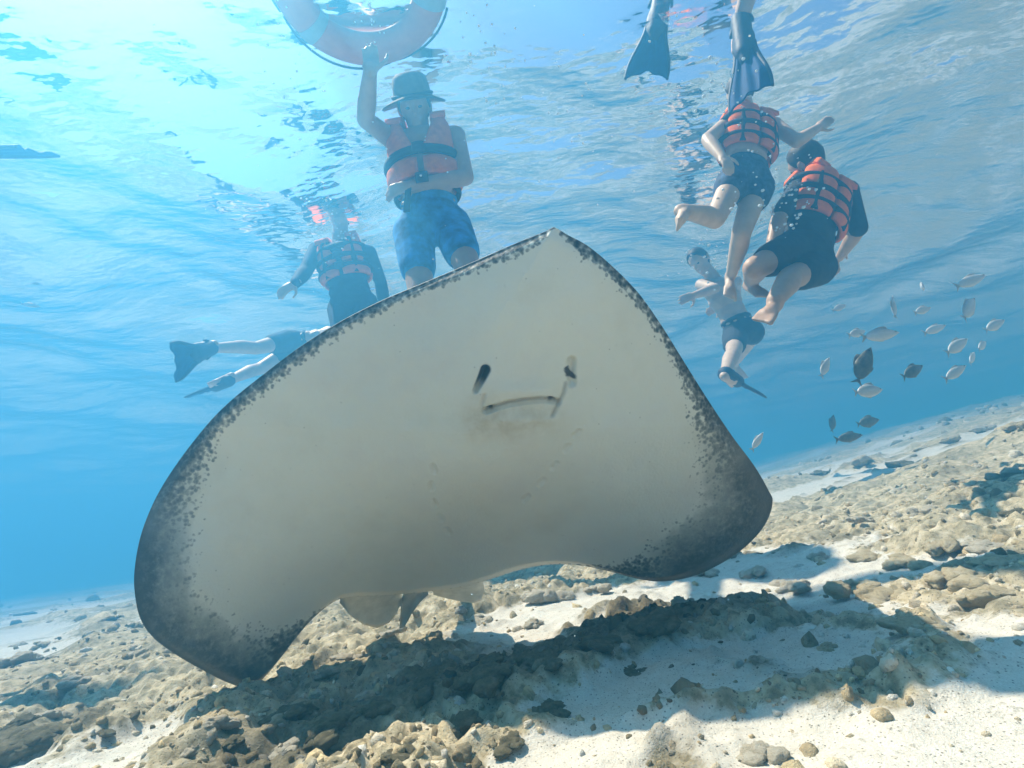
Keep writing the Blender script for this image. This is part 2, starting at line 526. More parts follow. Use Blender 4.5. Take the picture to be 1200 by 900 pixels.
me = mesh_np('coral_rubble', vs, F); attr_col(me, 'tint', cs)
tag(link('coral_rubble', me, rm.m), label='loose broken coral rubble scattered over the seabed', cat='rubble', kind='stuff')

def rock_mat(name, a, b, c):
    k = Mat(name, .92, spec=.12)
    f1 = k.noise(2.2, 6, .75); f2 = k.noise(9, 5, .7)
    x = k.ramp(f1, [(.3, a), (.5, b), (.7, c)])
    x = k.mix(k.ramp(f2, [(.32, (1, 1, 1)), (.46, (0, 0, 0))]), x, k.mix(.4, x, (.14, .12, .08)))
    k.col(x); k.bump(k.math('ADD', k.noise(9, 5, .75), k.math('MULTIPLY', k.noise(40, 3, .7), .6)), .7, .016)
    return k.m
RM = [rock_mat('pale_coral_rock', (.50, .43, .31), (.62, .55, .42), (.68, .63, .52)),
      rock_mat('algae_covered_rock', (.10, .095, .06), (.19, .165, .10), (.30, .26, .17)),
      rock_mat('ochre_coral_rock', (.48, .39, .23), (.60, .50, .32), (.66, .58, .43))]
rock_me = {}
def rock(px, py, wpx, kind, label, group, variant, flat=.6, name='coral_rock'):
    # stand on the ground along the pixel's ray
    d = ray(px, py)
    ts = 0.45 * (30 ** np.linspace(0, 1, 500))
    pts = CAM + d * ts[:, None]
    under = np.nonzero(pts[:, 2] <= ground(pts[:, 0], pts[:, 1]))[0]
    k = under[0] if len(under) else -1
    tt = ts[k]; p = pts[k]
    s = wpx / FPX * tt / 2 * .72
    key = (variant, kind)
    if key not in rock_me:
        rq = np.random.default_rng(500 + variant)
        GG = Geo()
        for q_ in range(9):
            v, f = lump(3, 300 + variant * 13 + q_, .55, 1.5)
            k_ = rq.uniform(.28, .55) if q_ else .62
            v = v * k_ * rq.uniform(.8, 1.2, 3)
            v = v + .05 * fbm(v * 14, 3, .6, seed=variant + q_)[:, None] * nrm(v + 1e-6)
            GG.add(v + (np.array((rq.normal() * .42, rq.normal() * .42, rq.uniform(-.1, .35))) if q_ else 0), f)
        v, f = np.concatenate(GG.v), np.concatenate(GG.f)
        mm = mesh_np('coral_rock', v, f); mm.materials.append(RM[kind]); rock_me[key] = mm
    o = link(name, rock_me[key])
    r = random.Random(int(px * 7 + py))
    o.scale = (s * r.uniform(.9, 1.15), s * r.uniform(.75, 1.0), s * flat * r.uniform(.8, 1.15))
    o.rotation_euler = (r.uniform(-.2, .2), r.uniform(-.2, .2), r.uniform(0, 6.28))
    o.location = (p[0], p[1], p[2] - s * flat * .08)
    tag(o, label, 'rock', group)
    return o
def where(px, py, base):
    if px < 160: return base + ' in the open rubble away from the stingray', 'away from the stingray'
    if px < 420: return base + ' beside the lowest stingray wing tip', 'beside the lowest wing tip'
    if px < 600: return base + ' below the stingray tail', 'below the tail'
    if px < 780: return base + ' between the stingray tail and its raised wing', 'between tail and raised wing'
    if px < 970: return base + ' right under the raised stingray wing', 'under the raised wing'
    return base + ' up the slope beyond the stingray', 'up the slope'
G3, G4 = 'ochre coral lumps on the slope', 'hazy rocks far off'
L3 = 'ochre coral lump on the sunlit slope beside the stingray'
L4 = 'small rock fading into blue haze on the distant seabed'
i = 0
for px, py, w in ((930, 690, 60), (880, 672, 46), (958, 655, 44), (835, 672, 40), (800, 706, 38), (700, 690, 52), (640, 700, 60),
                  (250, 850, 50), (205, 830, 40), (90, 800, 46), (150, 770, 40), (60, 840, 40), (225, 880, 44), (330, 880, 46),
                  (620, 735, 46), (450, 745, 44), (560, 730, 42), (380, 790, 36), (1150, 640, 60), (1085, 600, 44), (1010, 610, 40), (1180, 560, 50)):
    a_ = where(px, py, 'pale lumpy coral rock'); rock(px, py, w, 0, a_[0], 'pale rocks ' + a_[1], i % 5); i += 1
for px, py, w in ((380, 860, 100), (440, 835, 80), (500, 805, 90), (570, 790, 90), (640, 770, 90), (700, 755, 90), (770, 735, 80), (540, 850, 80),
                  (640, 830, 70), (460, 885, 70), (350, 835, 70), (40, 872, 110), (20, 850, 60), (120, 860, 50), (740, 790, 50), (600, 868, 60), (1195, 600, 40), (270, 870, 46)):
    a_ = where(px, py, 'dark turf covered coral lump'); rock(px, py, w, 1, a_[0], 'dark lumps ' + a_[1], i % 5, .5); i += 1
for px, py, w in ((1030, 700, 90), (1070, 735, 70), (1000, 690, 60), (1120, 680, 110), (1160, 700, 90), (1060, 660, 70), (1100, 640, 60), (1180, 660, 70), (1020, 655, 50), (970, 760, 46)):
    rock(px, py, w, 2, L3, G3, i % 5, .55); i += 1
for px, py, w in ((52, 755, 26), (18, 775, 60), (130, 725, 24), (60, 728, 18), (1010, 540, 40), (960, 555, 34), (1100, 520, 50), (1150, 505, 44), (1060, 545, 40), (1190, 500, 40), (400, 770, 50), (30, 720, 20)):
    rock(px, py, w, i % 3, L4, G4, i % 5, .5); i += 1
tag(rock(885, 888, 80, 0, 'x', None, 3, .6), 'rounded grey green coral rock alone on the bright sand', 'rock')

# ------------------------------------------------------------------ the stingray
OUT = [(650,267,3),(658,271,6),(668,277,16),(690,289,26),(720,314,24),(750,345,20),(775,380,18),(800,420,22),(830,468,34),(860,513,52),(886,548,80),(903,577,100),
       (908,592,105),(899,618,105),(876,644,100),(845,665,95),(810,680,85),(775,685,62),(745,681,40),(715,673,20),(680,666,6),(645,665,2),(610,671,1),(575,682,1),
       (545,690,1),(500,697,1),(450,701,1),(410,703,1),(390,709,5),(366,728,16),(345,752,32),(325,778,55),(306,800,78),(288,811,85),(264,805,92),(235,791,98),(200,771,100),
       (174,751,100),(159,727,95),(153,692,90),(155,660,84),(163,625,72),(180,585,56),(205,545,44),(240,500,34),(270,470,32),(310,438,30),(350,408,28),(400,377,24),
       (450,352,20),(500,331,18),(550,310,20),(600,288,22),(630,276,16),(644,270,5)]
O = np.array(OUT, float); n0 = len(O)
def catmull(O, m):
    t = np.linspace(0, len(O), m, endpoint=False); i = t.astype(int); f = (t - i)[:, None]
    p0, p1, p2, p3 = (O[(i + k) % len(O)] for k in (-1, 0, 1, 2))
    return .5 * (2 * p1 + (p2 - p0) * f + (2 * p0 - 5 * p1 + 4 * p2 - p3) * f ** 2 + (3 * p1 - p0 - 3 * p2 + p3) * f ** 3)
OC = catmull(O, 2400)
CEN = np.array((490.0, 510.0))
NT, NR, ND = 1100, 200, 22
OC = np.concatenate([OC, OC[:1]])
_al = np.r_[0, np.cumsum(np.hypot(*np.diff(OC[:, :2], axis=0).T))]
BX, BY, BW = (np.interp(np.linspace(0, _al[-1], NT, endpoint=False), _al, OC[:, k]) for k in range(3))
BW = np.where(BW < 36, BW * .72, BW)
BW = sum(np.roll(BW, k) for k in range(-4, 5)) / 9
def ray_depth(px, py):
    u = (px - 560) / 350.0
    d = 1.03 + np.where(py < 500, 0.00028 * (py - 500), 0.00055 * (py - 500))
    d = d + np.where(u > 0, 0.11 * u * u, -0.21 * u * u * sstep(500, 800, py) - 0.02 * u * u)
    low = sstep(520, 730, py) * np.exp(-((px - 560) / 190.0) ** 2)      # the rear rolls away from the viewer
    return d + 0.17 * low
_e1 = P(700, 500, ray_depth(700., 500.)) - P(420, 500, ray_depth(420., 500.))
_e2 = P(560, 350, ray_depth(560., 350.)) - P(560, 640, ray_depth(560., 640.))
RN = nrm(np.cross(_e1, _e2))
if RN @ _f < 0: RN = -RN                 # out of the back of the animal
def seg_d(px, py, pts):
    """distance to a polyline"""
    best = np.full(px.shape, 1e9)
    for (x0, y0), (x1, y1) in zip(pts[:-1], pts[1:]):
        dx, dy = x1 - x0, y1 - y0
        t = np.clip(((px - x0) * dx + (py - y0) * dy) / (dx * dx + dy * dy), 0, 1)
        best = np.minimum(best, np.hypot(px - x0 - t * dx, py - y0 - t * dy))
    return best
MOUTH = [(570, 474), (580, 470), (595, 466), (612, 464), (630, 463), (643, 464), (652, 468)]
GILLS = [[(673, 508), (678, 503)], [(661, 525), (665, 520)], [(647, 545), (651, 540)], [(631, 563), (636, 559)], [(613, 581), (618, 577)],
         [(509, 538), (511, 543)], [(507, 558), (508, 563)], [(510, 578), (512, 582)], [(516, 596), (519, 600)], [(524, 613), (527, 617)]]
def face_relief(px, py):
    """metres pushed into the body, and pigment"""
    d = np.zeros(px.shape); dark = np.zeros(px.shape)
    tn = np.clip((py - 424) / 28, 0, 1); k = np.clip(1 - seg_d(px, py, [(569, 428), (565, 437), (558, 451)]) / (7.8 - 3.2 * tn), 0, 1); d += .026 * sstep(0, 1, k) * (1 - .5 * tn); dark = np.maximum(dark, sstep(.05, .35, k) * (1 - .75 * sstep(.45, 1, tn)))
    k = np.clip(1 - seg_d(px, py, [(669, 420), (668, 432), (669, 446)]) / 7.0, 0, 1); d += .016 * sstep(0, 1, k); k = np.clip(1 - seg_d(px, py, [(663, 430), (665, 436), (671, 440)]) / 4.2, 0, 1); dark = np.maximum(dark, .95 * sstep(.05, .4, k))
    k = np.clip(1 - seg_d(px, py, MOUTH) / 5.0, 0, 1); d += .012 * k; dark = np.maximum(dark, .42 * sstep(.5, .8, k))
    for c0 in ((574, 472), (645, 465)):
        k = np.clip(1 - np.hypot((px - c0[0]) / 8, (py - c0[1]) / 4.5), 0, 1); d += .010 * k; dark = np.maximum(dark, .9 * sstep(.2, .8, k))
    k = np.clip(1 - seg_d(px, py, [(662, 446), (659, 458), (653, 470), (646, 482)]) / 3.2, 0, 1); d += .006 * k; dark = np.maximum(dark, .45 * k)
    k = np.clip(1 - seg_d(px, py, [(568, 456), (565, 466), (566, 474)]) / 3.2, 0, 1); d += .004 * k; dark = np.maximum(dark, .22 * k)
    for g in GILLS:
        k = np.clip(1 - seg_d(px, py, g) / 4.5, 0, 1); d += .0050 * k; dark = np.maximum(dark, .06 * k)
    # fleshy lip below the mouth, nasal curtain above
    d -= .008 * np.exp(-((py - (485 + .0016 * (px - 612) ** 2)) / 9.0) ** 2) * np.exp(-((px - 612) / 38.0) ** 2)
    d -= .006 * np.exp(-((py - 452) / 9.0) ** 2) * np.exp(-((px - 612) / 34.0) ** 4)
    return d, dark
MID = [(650, 268), (480, 705)]
rr = np.linspace(0, 1, NR) ** 0.92
PX = CEN[0] + (BX - CEN[0])[:, None] * rr[None]; PY = CEN[1] + (BY - CEN[1])[:, None] * rr[None]
RRR = np.broadcast_to(rr[None], PX.shape)
dm = seg_d(PX, PY, MID)
dep = ray_depth(PX, PY)
pt = CAM + (_f[None, None] + _r * ((PX - 600) / FPX)[..., None] + _u * ((450 - PY) / FPX)[..., None]) * dep[..., None]
rel, dark = face_relief(PX, PY)
soft = fbm(np.stack([PX.ravel() / 70, PY.ravel() / 70, 0 * PX.ravel()], 1), 3, seed=41).reshape(PX.shape)
bulge = .032 * np.exp(-(dm / 105) ** 2) * (1 - RRR ** 3) + soft * .007 * (1 - RRR ** 4)
edge_roll = .010 * sstep(.93, 1, RRR) ** 2
vent = pt + RN * (rel - bulge + edge_roll)[..., None]
# distance to the margin, in band widths
dist = np.full(PX.shape, 1e9); wloc = np.zeros(PX.shape)
flat = np.stack([PX.ravel(), PY.ravel()], 1)
best = np.full(len(flat), 1e9); bw = np.zeros(len(flat)); sw = np.zeros(len(flat))
for k in range(0, NT, 6):
    dd = (flat[:, 0] - BX[k]) ** 2 + (flat[:, 1] - BY[k]) ** 2
    best = np.minimum(best, dd); q_ = 1 / (dd + 30) ** 2; bw += q_ * BW[k]; sw += q_
bw /= sw
rim = np.clip(1 - np.sqrt(best) / np.maximum(bw, 1), -1.5, 1)
# back of the animal
rd = np.linspace(1, 0, ND)
DX = CEN[0] + (BX - CEN[0])[:, None] * rd[None]; DY = CEN[1] + (BY - CEN[1])[:, None] * rd[None]
dmd = seg_d(DX, DY, MID)
T = .005 + .045 * (1 - rd[None] ** 2) + .105 * np.exp(-(dmd / 95) ** 2) * (1 - rd[None] ** 3)
dpt = CAM + (_f[None, None] + _r * ((DX - 600) / FPX)[..., None] + _u * ((450 - DY) / FPX)[..., None]) * ray_depth(DX, DY)[..., None] + RN * (T + .010)[..., None]
allp = np.concatenate([vent, dpt], 1)
me = mesh_np('stingray', allp.reshape(-1, 3), grid_faces(NT, NR + ND, True))
attr(me, 'rim', np.concatenate([rim.reshape(NT, NR), np.ones((NT, ND))], 1).ravel())
attr(me, 'wide', np.concatenate([sstep(28, 80, bw).reshape(NT, NR), np.ones((NT, ND))], 1).ravel())
attr(me, 'dark', np.concatenate([dark, np.zeros((NT, ND))], 1).ravel())
attr(me, 'back', np.concatenate([np.zeros((NT, NR)), np.ones((NT, ND))], 1).ravel())
stn = np.exp(-((PX - 600) / 52) ** 2 - ((PY - 486) / 22) ** 2) * .6 + .35 * np.exp(-((PX - 562) / 16) ** 2 - ((PY - 478) / 26) ** 2)
attr(me, 'stain', np.concatenate([stn, np.zeros((NT, ND))], 1).ravel())
m = Mat('stingray_skin', .52, spec=.35)
belly = m.ramp(m.noise(7, 5, .6), [(.25, (.72, .67, .54)), (.5, (.79, .75, .62)), (.75, (.78, .76, .66))])
belly = m.mix(m.ramp(m.noise(120, 3), [(.66, (0, 0, 0)), (.78, (1, 1, 1))]), belly, m.mix(.16, belly, (.25, .22, .15)))
belly = m.mix(m.ramp(m.noise(3.5, 5, .65), [(.5, (0, 0, 0)), (.72, (.30, .30, .30))]), belly, (.60, .46, .36))
belly = m.mix(m.ramp(m.voro(34).outputs['Distance'], [(.035, (.5, .5, .5)), (.06, (0, 0, 0))]), belly, (.25, .21, .15))
belly = m.mix(m.math('MULTIPLY', m.attr('stain'), m.ramp(m.noise(40, 4), [(.3, (.25, .25, .25)), (.7, (1, 1, 1))])), belly, (.45, .32, .15))
bands = m.math('ADD', m.attr('rim'), m.math('MULTIPLY', m.math('SUBTRACT', m.noise(60, 4, .65), .5), 1.5))
spots = m.voro(110)
bands = m.math('ADD', bands, m.math('MULTIPLY', m.math('SUBTRACT', .42, spots.outputs['Distance']), .75))
mask = m.ramp(bands, [(.12, (0, 0, 0)), (.26, (.55, .55, .55)), (.5, (.86, .86, .86)), (.8, (1, 1, 1))])
softm = m.ramp(m.math('ADD', m.attr('rim'), m.math('MULTIPLY', m.math('SUBTRACT', m.noise(26, 4, .6), .5), .55)), [(.06, (0, 0, 0)), (.30, (.50, .50, .50)), (.7, (.9, .9, .9))])
mask = m.math('MAXIMUM', m.math('MULTIPLY', mask, m.math('MULTIPLY_ADD', m.attr('wide'), -.25, 1.0)), m.math('MULTIPLY', softm, m.attr('wide')))
darkc = m.ramp(m.noise(75, 4, .7), [(.32, (.015, .017, .017)), (.5, (.07, .072, .062)), (.68, (.23, .22, .18))])
darkc = m.mix(m.ramp(m.attr('rim'), [(.62, (0, 0, 0)), (.95, (.9, .9, .9))]), darkc, (.014, .017, .021))
c = m.mix(mask, belly, darkc)
c = m.mix(m.attr('back'), c, m.ramp(m.noise(18, 4), [(.3, (.085, .080, .070)), (.7, (.15, .14, .12))]))
c = m.mix(m.attr('dark'), c, (.055, .030, .020))
m.col(c); m.bump(m.math('ADD', m.noise(160, 3), m.math('MULTIPLY', m.noise(24, 4), 1.6)), .22, .006)
SKIN = m
stingray = tag(link('stingray', me, m.m), 'large stingray with pale smiling underside and dark speckled wing edges', 'stingray')
dk = Mat('stingray_dark_flesh', .5, (.05, .028, .02)).m
for cx, cy, a_, b_, w in ((567.5, 431, 4, 6, 0), (666, 436, 2.4, 4, 1)):
    G = Geo(); p = P(cx, cy, ray_depth(cx, cy))
    G.ball(p + RN * .024, (a_ * .0017, b_ * .0017, .006), [_r, _u, RN], 3); G.obj('nostril', dk, stingray)
G = Geo(); G.tube([P(x, y, ray_depth(x, y)) + RN * .004 for x, y in MOUTH], [.0006, .0020, .0012, .0010, .0012, .0020, .0006], 10)
G.obj('mouth', Mat('stingray_gum', .55, (.26, .12, .06)).m, stingray)
# tail: long whip running back from the rear of the disc
tb = P(487, 684, ray_depth(487., 684.)) + RN * .075
hd = nrm(_e2); back = nrm(-hd * .35 + np.array((-.05, 1.0, .10)))
tp = [tb + back * s_ + np.array((0.06 * math.sin(s_ * 2.2), 0, .04 * s_)) for s_ in np.linspace(0, 1.7, 30)]
G = Geo(); G.tube(tp, np.interp(np.linspace(0, 1, 30), [0, .1, .4, 1], [.030, .022, .011, .002]), 12)
tailm = Mat('stingray_tail', .6, (.06, .058, .05)).m
G.obj('tail', tailm, stingray)
# pelvic fins and the flap between them
pm = Mat('stingray_fin', .55)
pm.col(pm.ramp(pm.noise(40, 4), [(.35, (.56, .53, .43)), (.65, (.72, .68, .56))]))
def flap(name, edge, root, d0, d1, thick=.007):
    e = np.array(edge, float); q = np.array(root, float); k = len(e); n = 12
    A = np.zeros((k, n, 3))
    for i_ in range(k):
        for j_ in range(n):
            f_ = j_ / (n - 1); p2 = q[i_] * (1 - f_) + e[i_] * f_
            A[i_, j_] = P(p2[0], p2[1], ray_depth(p2[0], p2[1]) + d0 * (1 - f_) + d1 * f_ + .012 * math.sin(f_ * 3.1))
    ft = np.linspace(1, .25, n)[None, :, None] * thick
    G = Geo(); G.shell(A, A + RN * ft); return G.obj(name, pm.m, stingray)
flap('pelvic_fin', [(398, 706), (411, 722), (426, 732), (442, 736), (456, 730), (465, 719), (471, 703)], [(400, 694), (410, 690), (422, 688), (436, 688), (450, 688), (462, 688), (470, 690)], .030, .045)
flap('pelvic_fin', [(508, 697), (522, 701), (540, 705), (556, 707), (564, 703), (568, 692), (566, 682)], [(506, 686), (520, 684), (534, 682), (546, 680), (554, 679), (560, 678), (564, 677)], .030, .075)
flap('clasper', [(470, 706), (469, 724), (468, 737), (474, 735), (482, 720), (492, 706), (502, 697)], [(474, 690), (476, 692), (478, 694), (482, 694), (488, 692), (494, 690), (500, 688)], .026, .020)
for sx, sy in ((600, 395), (690, 400)):      # eyes on the back
    G = Geo(); p = P(sx, sy, ray_depth(sx, sy)) + RN * .125
    G.ball(p, .022); o = G.obj('eye', MAT['eye'], stingray)

# ------------------------------------------------------------------ life ring
rc = PZ(422, -22, WATER_Z - 0.02)
MJ, MN = 0.292, 0.072
def torus(c, Rj, rn, fw, a0=0, a1=2 * math.pi, grow=0., n=96, k=24, tilt=(0, 0)):
    full = a1 - a0 > 6.2
    t = np.linspace(a0, a1, n, endpoint=not full); s_ = np.linspace(0, 2 * math.pi, k, endpoint=False)
    TT, S = np.meshgrid(t, s_, indexing='ij')
    rad = Rj + (rn + grow) * np.cos(S)
    v = np.stack([rad * np.cos(TT), rad * np.sin(TT), (rn * fw + grow) * np.sin(S)], -1).reshape(-1, 3)
    v[:, 2] += v[:, 0] * tilt[0] + v[:, 1] * tilt[1]
    idx = np.arange(n * k).reshape(n, k)
    a_ = idx if full else idx[:-1]; b_ = np.roll(idx, -1, 0) if full else idx[1:]
    f = np.stack([a_, b_, np.roll(b_, -1, 1), np.roll(a_, -1, 1)], -1).reshape(-1, 4)
    return v + c, f[:, ::-1] if False else f
ringm = Mat('orange_ring_plastic', .55)
ringm.col(ringm.ramp(ringm.noise(10, 5), [(.3, (.50, .12, .035)), (.7, (.66, .19, .06))])); ringm.bump(ringm.noise(60, 3), .2, .004)
G = Geo(); G.add(*torus(rc, MJ, MN, .72, tilt=(.05, -.06)))
ring = tag(G.obj('life_ring', ringm.m), 'faded orange life ring floating at the water surface, held from below', 'life ring')
for a_ in (R(152), R(20), R(-62), R(-118)):
    G = Geo(); G.add(*torus(rc, MJ, MN, .72, a_ - .10, a_ + .10, .004, 14, 24, (.05, -.06))); G.obj('reflective_band', MAT['grey'], ring)
def ring_rope(a0, a1, sag):
    pts = []
    for u in np.linspace(0, 1, 40):
        a_ = a0 + (a1 - a0) * u; q = MJ + MN + .008 + sag * math.sin(u * math.pi)
        pts.append(rc + np.array((q * math.cos(a_), q * math.sin(a_), -.015 - .3 * sag * math.sin(u * math.pi))))
    G = Geo(); G.tube(pts, .0055); G.obj('rope', MAT['rope'], ring)
ring_rope(R(166), R(84), .035); ring_rope(R(80), R(24), .004); ring_rope(R(16), R(-58), .006); ring_rope(R(-66), R(-114), .004); ring_rope(R(-122), R(-190), .006)

# ------------------------------------------------------------------ people
def frame(J, front):
    up = nrm(J['neck'] - J['pelvis'])
    lat = nrm(J['shR'] - J['shL']); lat = nrm(lat - up * (lat @ up))
    fwd = np.cross(up, lat)
    if fwd @ np.asarray(front) < 0: fwd = -fwd
    return lat, fwd, up
def g_torso(G, J, s, ax, off=0., lo=0., hi=1.):
    lat, fwd, up = ax; pv, nk = J['pelvis'], J['neck']; H = np.linalg.norm(nk - pv)
    A = [lat, fwd, up]
    prim = [(-.02, (.165, .112, .115)), (.16, (.148, .102, .13)), (.36, (.142, .098, .13)), (.58, (.162, .112, .14)), (.76, (.170, .112, .115))]
    for t, r in prim:
        if lo <= t <= hi: G.ball(pv + up * t * H, (np.array(r) * s + off) * (1, 1, max(1, H / .52 / s * .98)), A)
    if hi >= 1:
        for k in ('shL', 'shR'): G.cap(pv + up * .80 * H, J[k], .070 * s + off, .056 * s + off)
def g_arm(G, arm, s, off=0., t1=1., t0=0.):
    sh, el, wr = arm[:3]
    G.cap(sh, el, .052 * s + off, .041 * s + off)
    if t1 > .5:
        k = (t1 - .5) * 2; e = el + (wr - el) * k
        G.cap(el, el + (e - el) * .35, .041 * s + off, .043 * s + off); G.cap(el + (e - el) * .35, e, .043 * s + off, (.043 - .015 * k) * s + off)
def g_hand(G, wr, d, n, s, curl=.5, side=1):
    """wrist, pointing direction, palm normal"""
    d = nrm(d); n = nrm(n - d * (n @ d)); w = np.cross(d, n) * side
    pc = wr + d * .045 * s
    G.ball(pc, np.array((.048, .040, .016)) * s, [d, w, n]); G.cap(wr - d * .02 * s, wr + d * .02 * s, .027 * s, .026 * s)
    for i_, (o, L, r) in enumerate(((.030, .070, .0088), (.011, .080, .0092), (-.009, .074, .0088), (-.028, .058, .0080))):
        a_ = wr + d * .082 * s + w * o * s
        c1 = nrm(d * math.cos(curl) + n * math.sin(curl) + w * o * 2); b_ = a_ + c1 * L * .5 * s
        c2 = nrm(d * math.cos(curl * 2.1) + n * math.sin(curl * 2.1)); e = b_ + c2 * L * .5 * s
        G.cap(a_ - d * .02 * s, a_, r * s, r * s, 8); G.cap(a_, b_, r * s, r * .95 * s, 8); G.cap(b_, e, r * .95 * s, r * .8 * s, 8)
    a_ = wr + d * .02 * s + w * .032 * s; b_ = a_ + nrm(w * .8 + d * .6 + n * .25) * .045 * s; e = b_ + nrm(w * .25 + d * .9 + n * .35) * .034 * s
    G.cap(a_, b_, .012 * s, .0105 * s, 8); G.cap(b_, e, .0105 * s, .0085 * s, 8)
def g_leg(G, leg, s, off=0., t1=2., back=None):
    hp, kn, an = leg[:3]
    k = min(1, t1); e = hp + (kn - hp) * k
    G.cap(hp, e, .086 * s + off, (.086 - .028 * k) * s + off)
    if t1 > 1:
        k = t1 - 1; e = kn + (an - kn) * k
        m1 = kn + (e - kn) * .32 + (back if back is not None else 0) * .012 * s
        G.cap(kn, m1, .056 * s + off, .058 * s + off); G.cap(m1, e, .058 * s + off, (.058 - .022 * k) * s + off)
def g_foot(G, an, toe, s, updir):
    d = nrm(toe - an); n = nrm(updir - d * (updir @ d)); w = np.cross(d, n); L = np.linalg.norm(toe - an)
    heel = an - d * .035 * s - n * .03 * s
    G.cap(an, heel, .037 * s, .033 * s); G.cap(heel, an + d * L * .6 - n * .03 * s, .032 * s, .030 * s)
    for i_ in range(5):
        o = (-.036 + .018 * i_) * s; r = (.0135 if i_ == 0 else .010) * s
        G.cap(an + d * L * .5 - n * .03 * s + w * o * .7, toe - n * .036 * s + w * o - d * .006 * i_ * s, .018 * s, r, 8)
def g_head(G, J, s, face):
    up = nrm(J['head'] - J['neck']); f = nrm(face - up * (face @ up)); w = np.cross(f, up); c = J['head']; A = [w, f, up]
    G.ball(c + up * .02 * s, np.array((.078, .098, .100)) * s, A, 3); G.ball(c + f * .02 * s - up * .055 * s, np.array((.060, .072, .065)) * s, A, 3)
    G.cap(c + f * .098 * s + up * .012 * s, c + f * .118 * s - up * .022 * s, .011 * s, .016 * s, 8)             # nose
    G.cap(c + f * .086 * s + up * .030 * s - w * .03 * s, c + f * .086 * s + up * .030 * s + w * .03 * s, .014 * s, .014 * s, 8)   # brow
    G.cap(c + f * .090 * s - up * .062 * s - w * .02 * s, c + f * .090 * s - up * .062 * s + w * .02 * s, .009 * s, .009 * s, 8)   # lips
    G.ball(c + f * .075 * s - up * .098 * s, np.array((.026, .024, .022)) * s, A)
    for q in (-1, 1): G.ball(c + w * .080 * q * s - up * .005 * s - f * .01 * s, np.array((.012, .022, .034)) * s, A)
    G.cap(J['neck'] - up * .03 * s, c - up * .05 * s, .060 * s, .055 * s)
def head_parts(o, J, s, face, hair='hair'):
    up = nrm(J['head'] - J['neck']); f = nrm(face - up * (face @ up)); w = np.cross(f, up); c = J['head']
    for q in (-1, 1):
        G = Geo(); G.ball(c + f * .089 * s + w * q * .031 * s + up * .004 * s, (.012 * s, .006 * s, .007 * s), [w, f, up]); G.obj('eye', MAT['eye'], o)
    if hair:
        G = Geo(); v, fc = ico(4)
        k = 1 + .05 * fbm(v * 9, 3, seed=5); keep = (v[:, 1] < .35 + .5 * v[:, 2])
        v = v * np.array((.086, .106, .108))[None] * s * k[:, None]
        v = np.where(keep[:, None], v, v * .86)
        G.add(v @ np.array([w, f, up]) + c + up * .022 * s, fc); G.obj('hair', MAT[hair], o)
def patch(c0, ax, s, H, p0, p1, h0, h1, r0, r1, nphi=14, nh=10, vcut=0., abase=.162, bbase=.112):
    """curved slab round the torso: angle from the front, height 0..1 up the vest"""
    lat, fwd, up = ax
    hh = np.linspace(h0, h1, nh)
    A = np.zeros((nphi, nh, 3)); B = A.copy()
    for j_, h in enumerate(hh):
        q0 = p0 + vcut * max(0, h - .45) * (1 if p1 > p0 else -1)
        for i_, ph in enumerate(np.linspace(q0, p1, nphi)):
            tp_ = 1 + .03 * math.sin(h * 3.1) - .05 * h
            puff = 1 - .35 * abs(2 * i_ / (nphi - 1) - 1) ** 4 - .35 * abs(2 * j_ / (nh - 1) - 1) ** 4
            for arr, rad in ((A, r0 + (r1 - r0) * puff), (B, r0)):
                a_, b_ = (abase * s + rad) * tp_, (bbase * s + rad) * tp_
                arr[i_, j_] = c0 + up * h * H + lat * math.sin(ph) * a_ + fwd * math.cos(ph) * b_
    return A, B
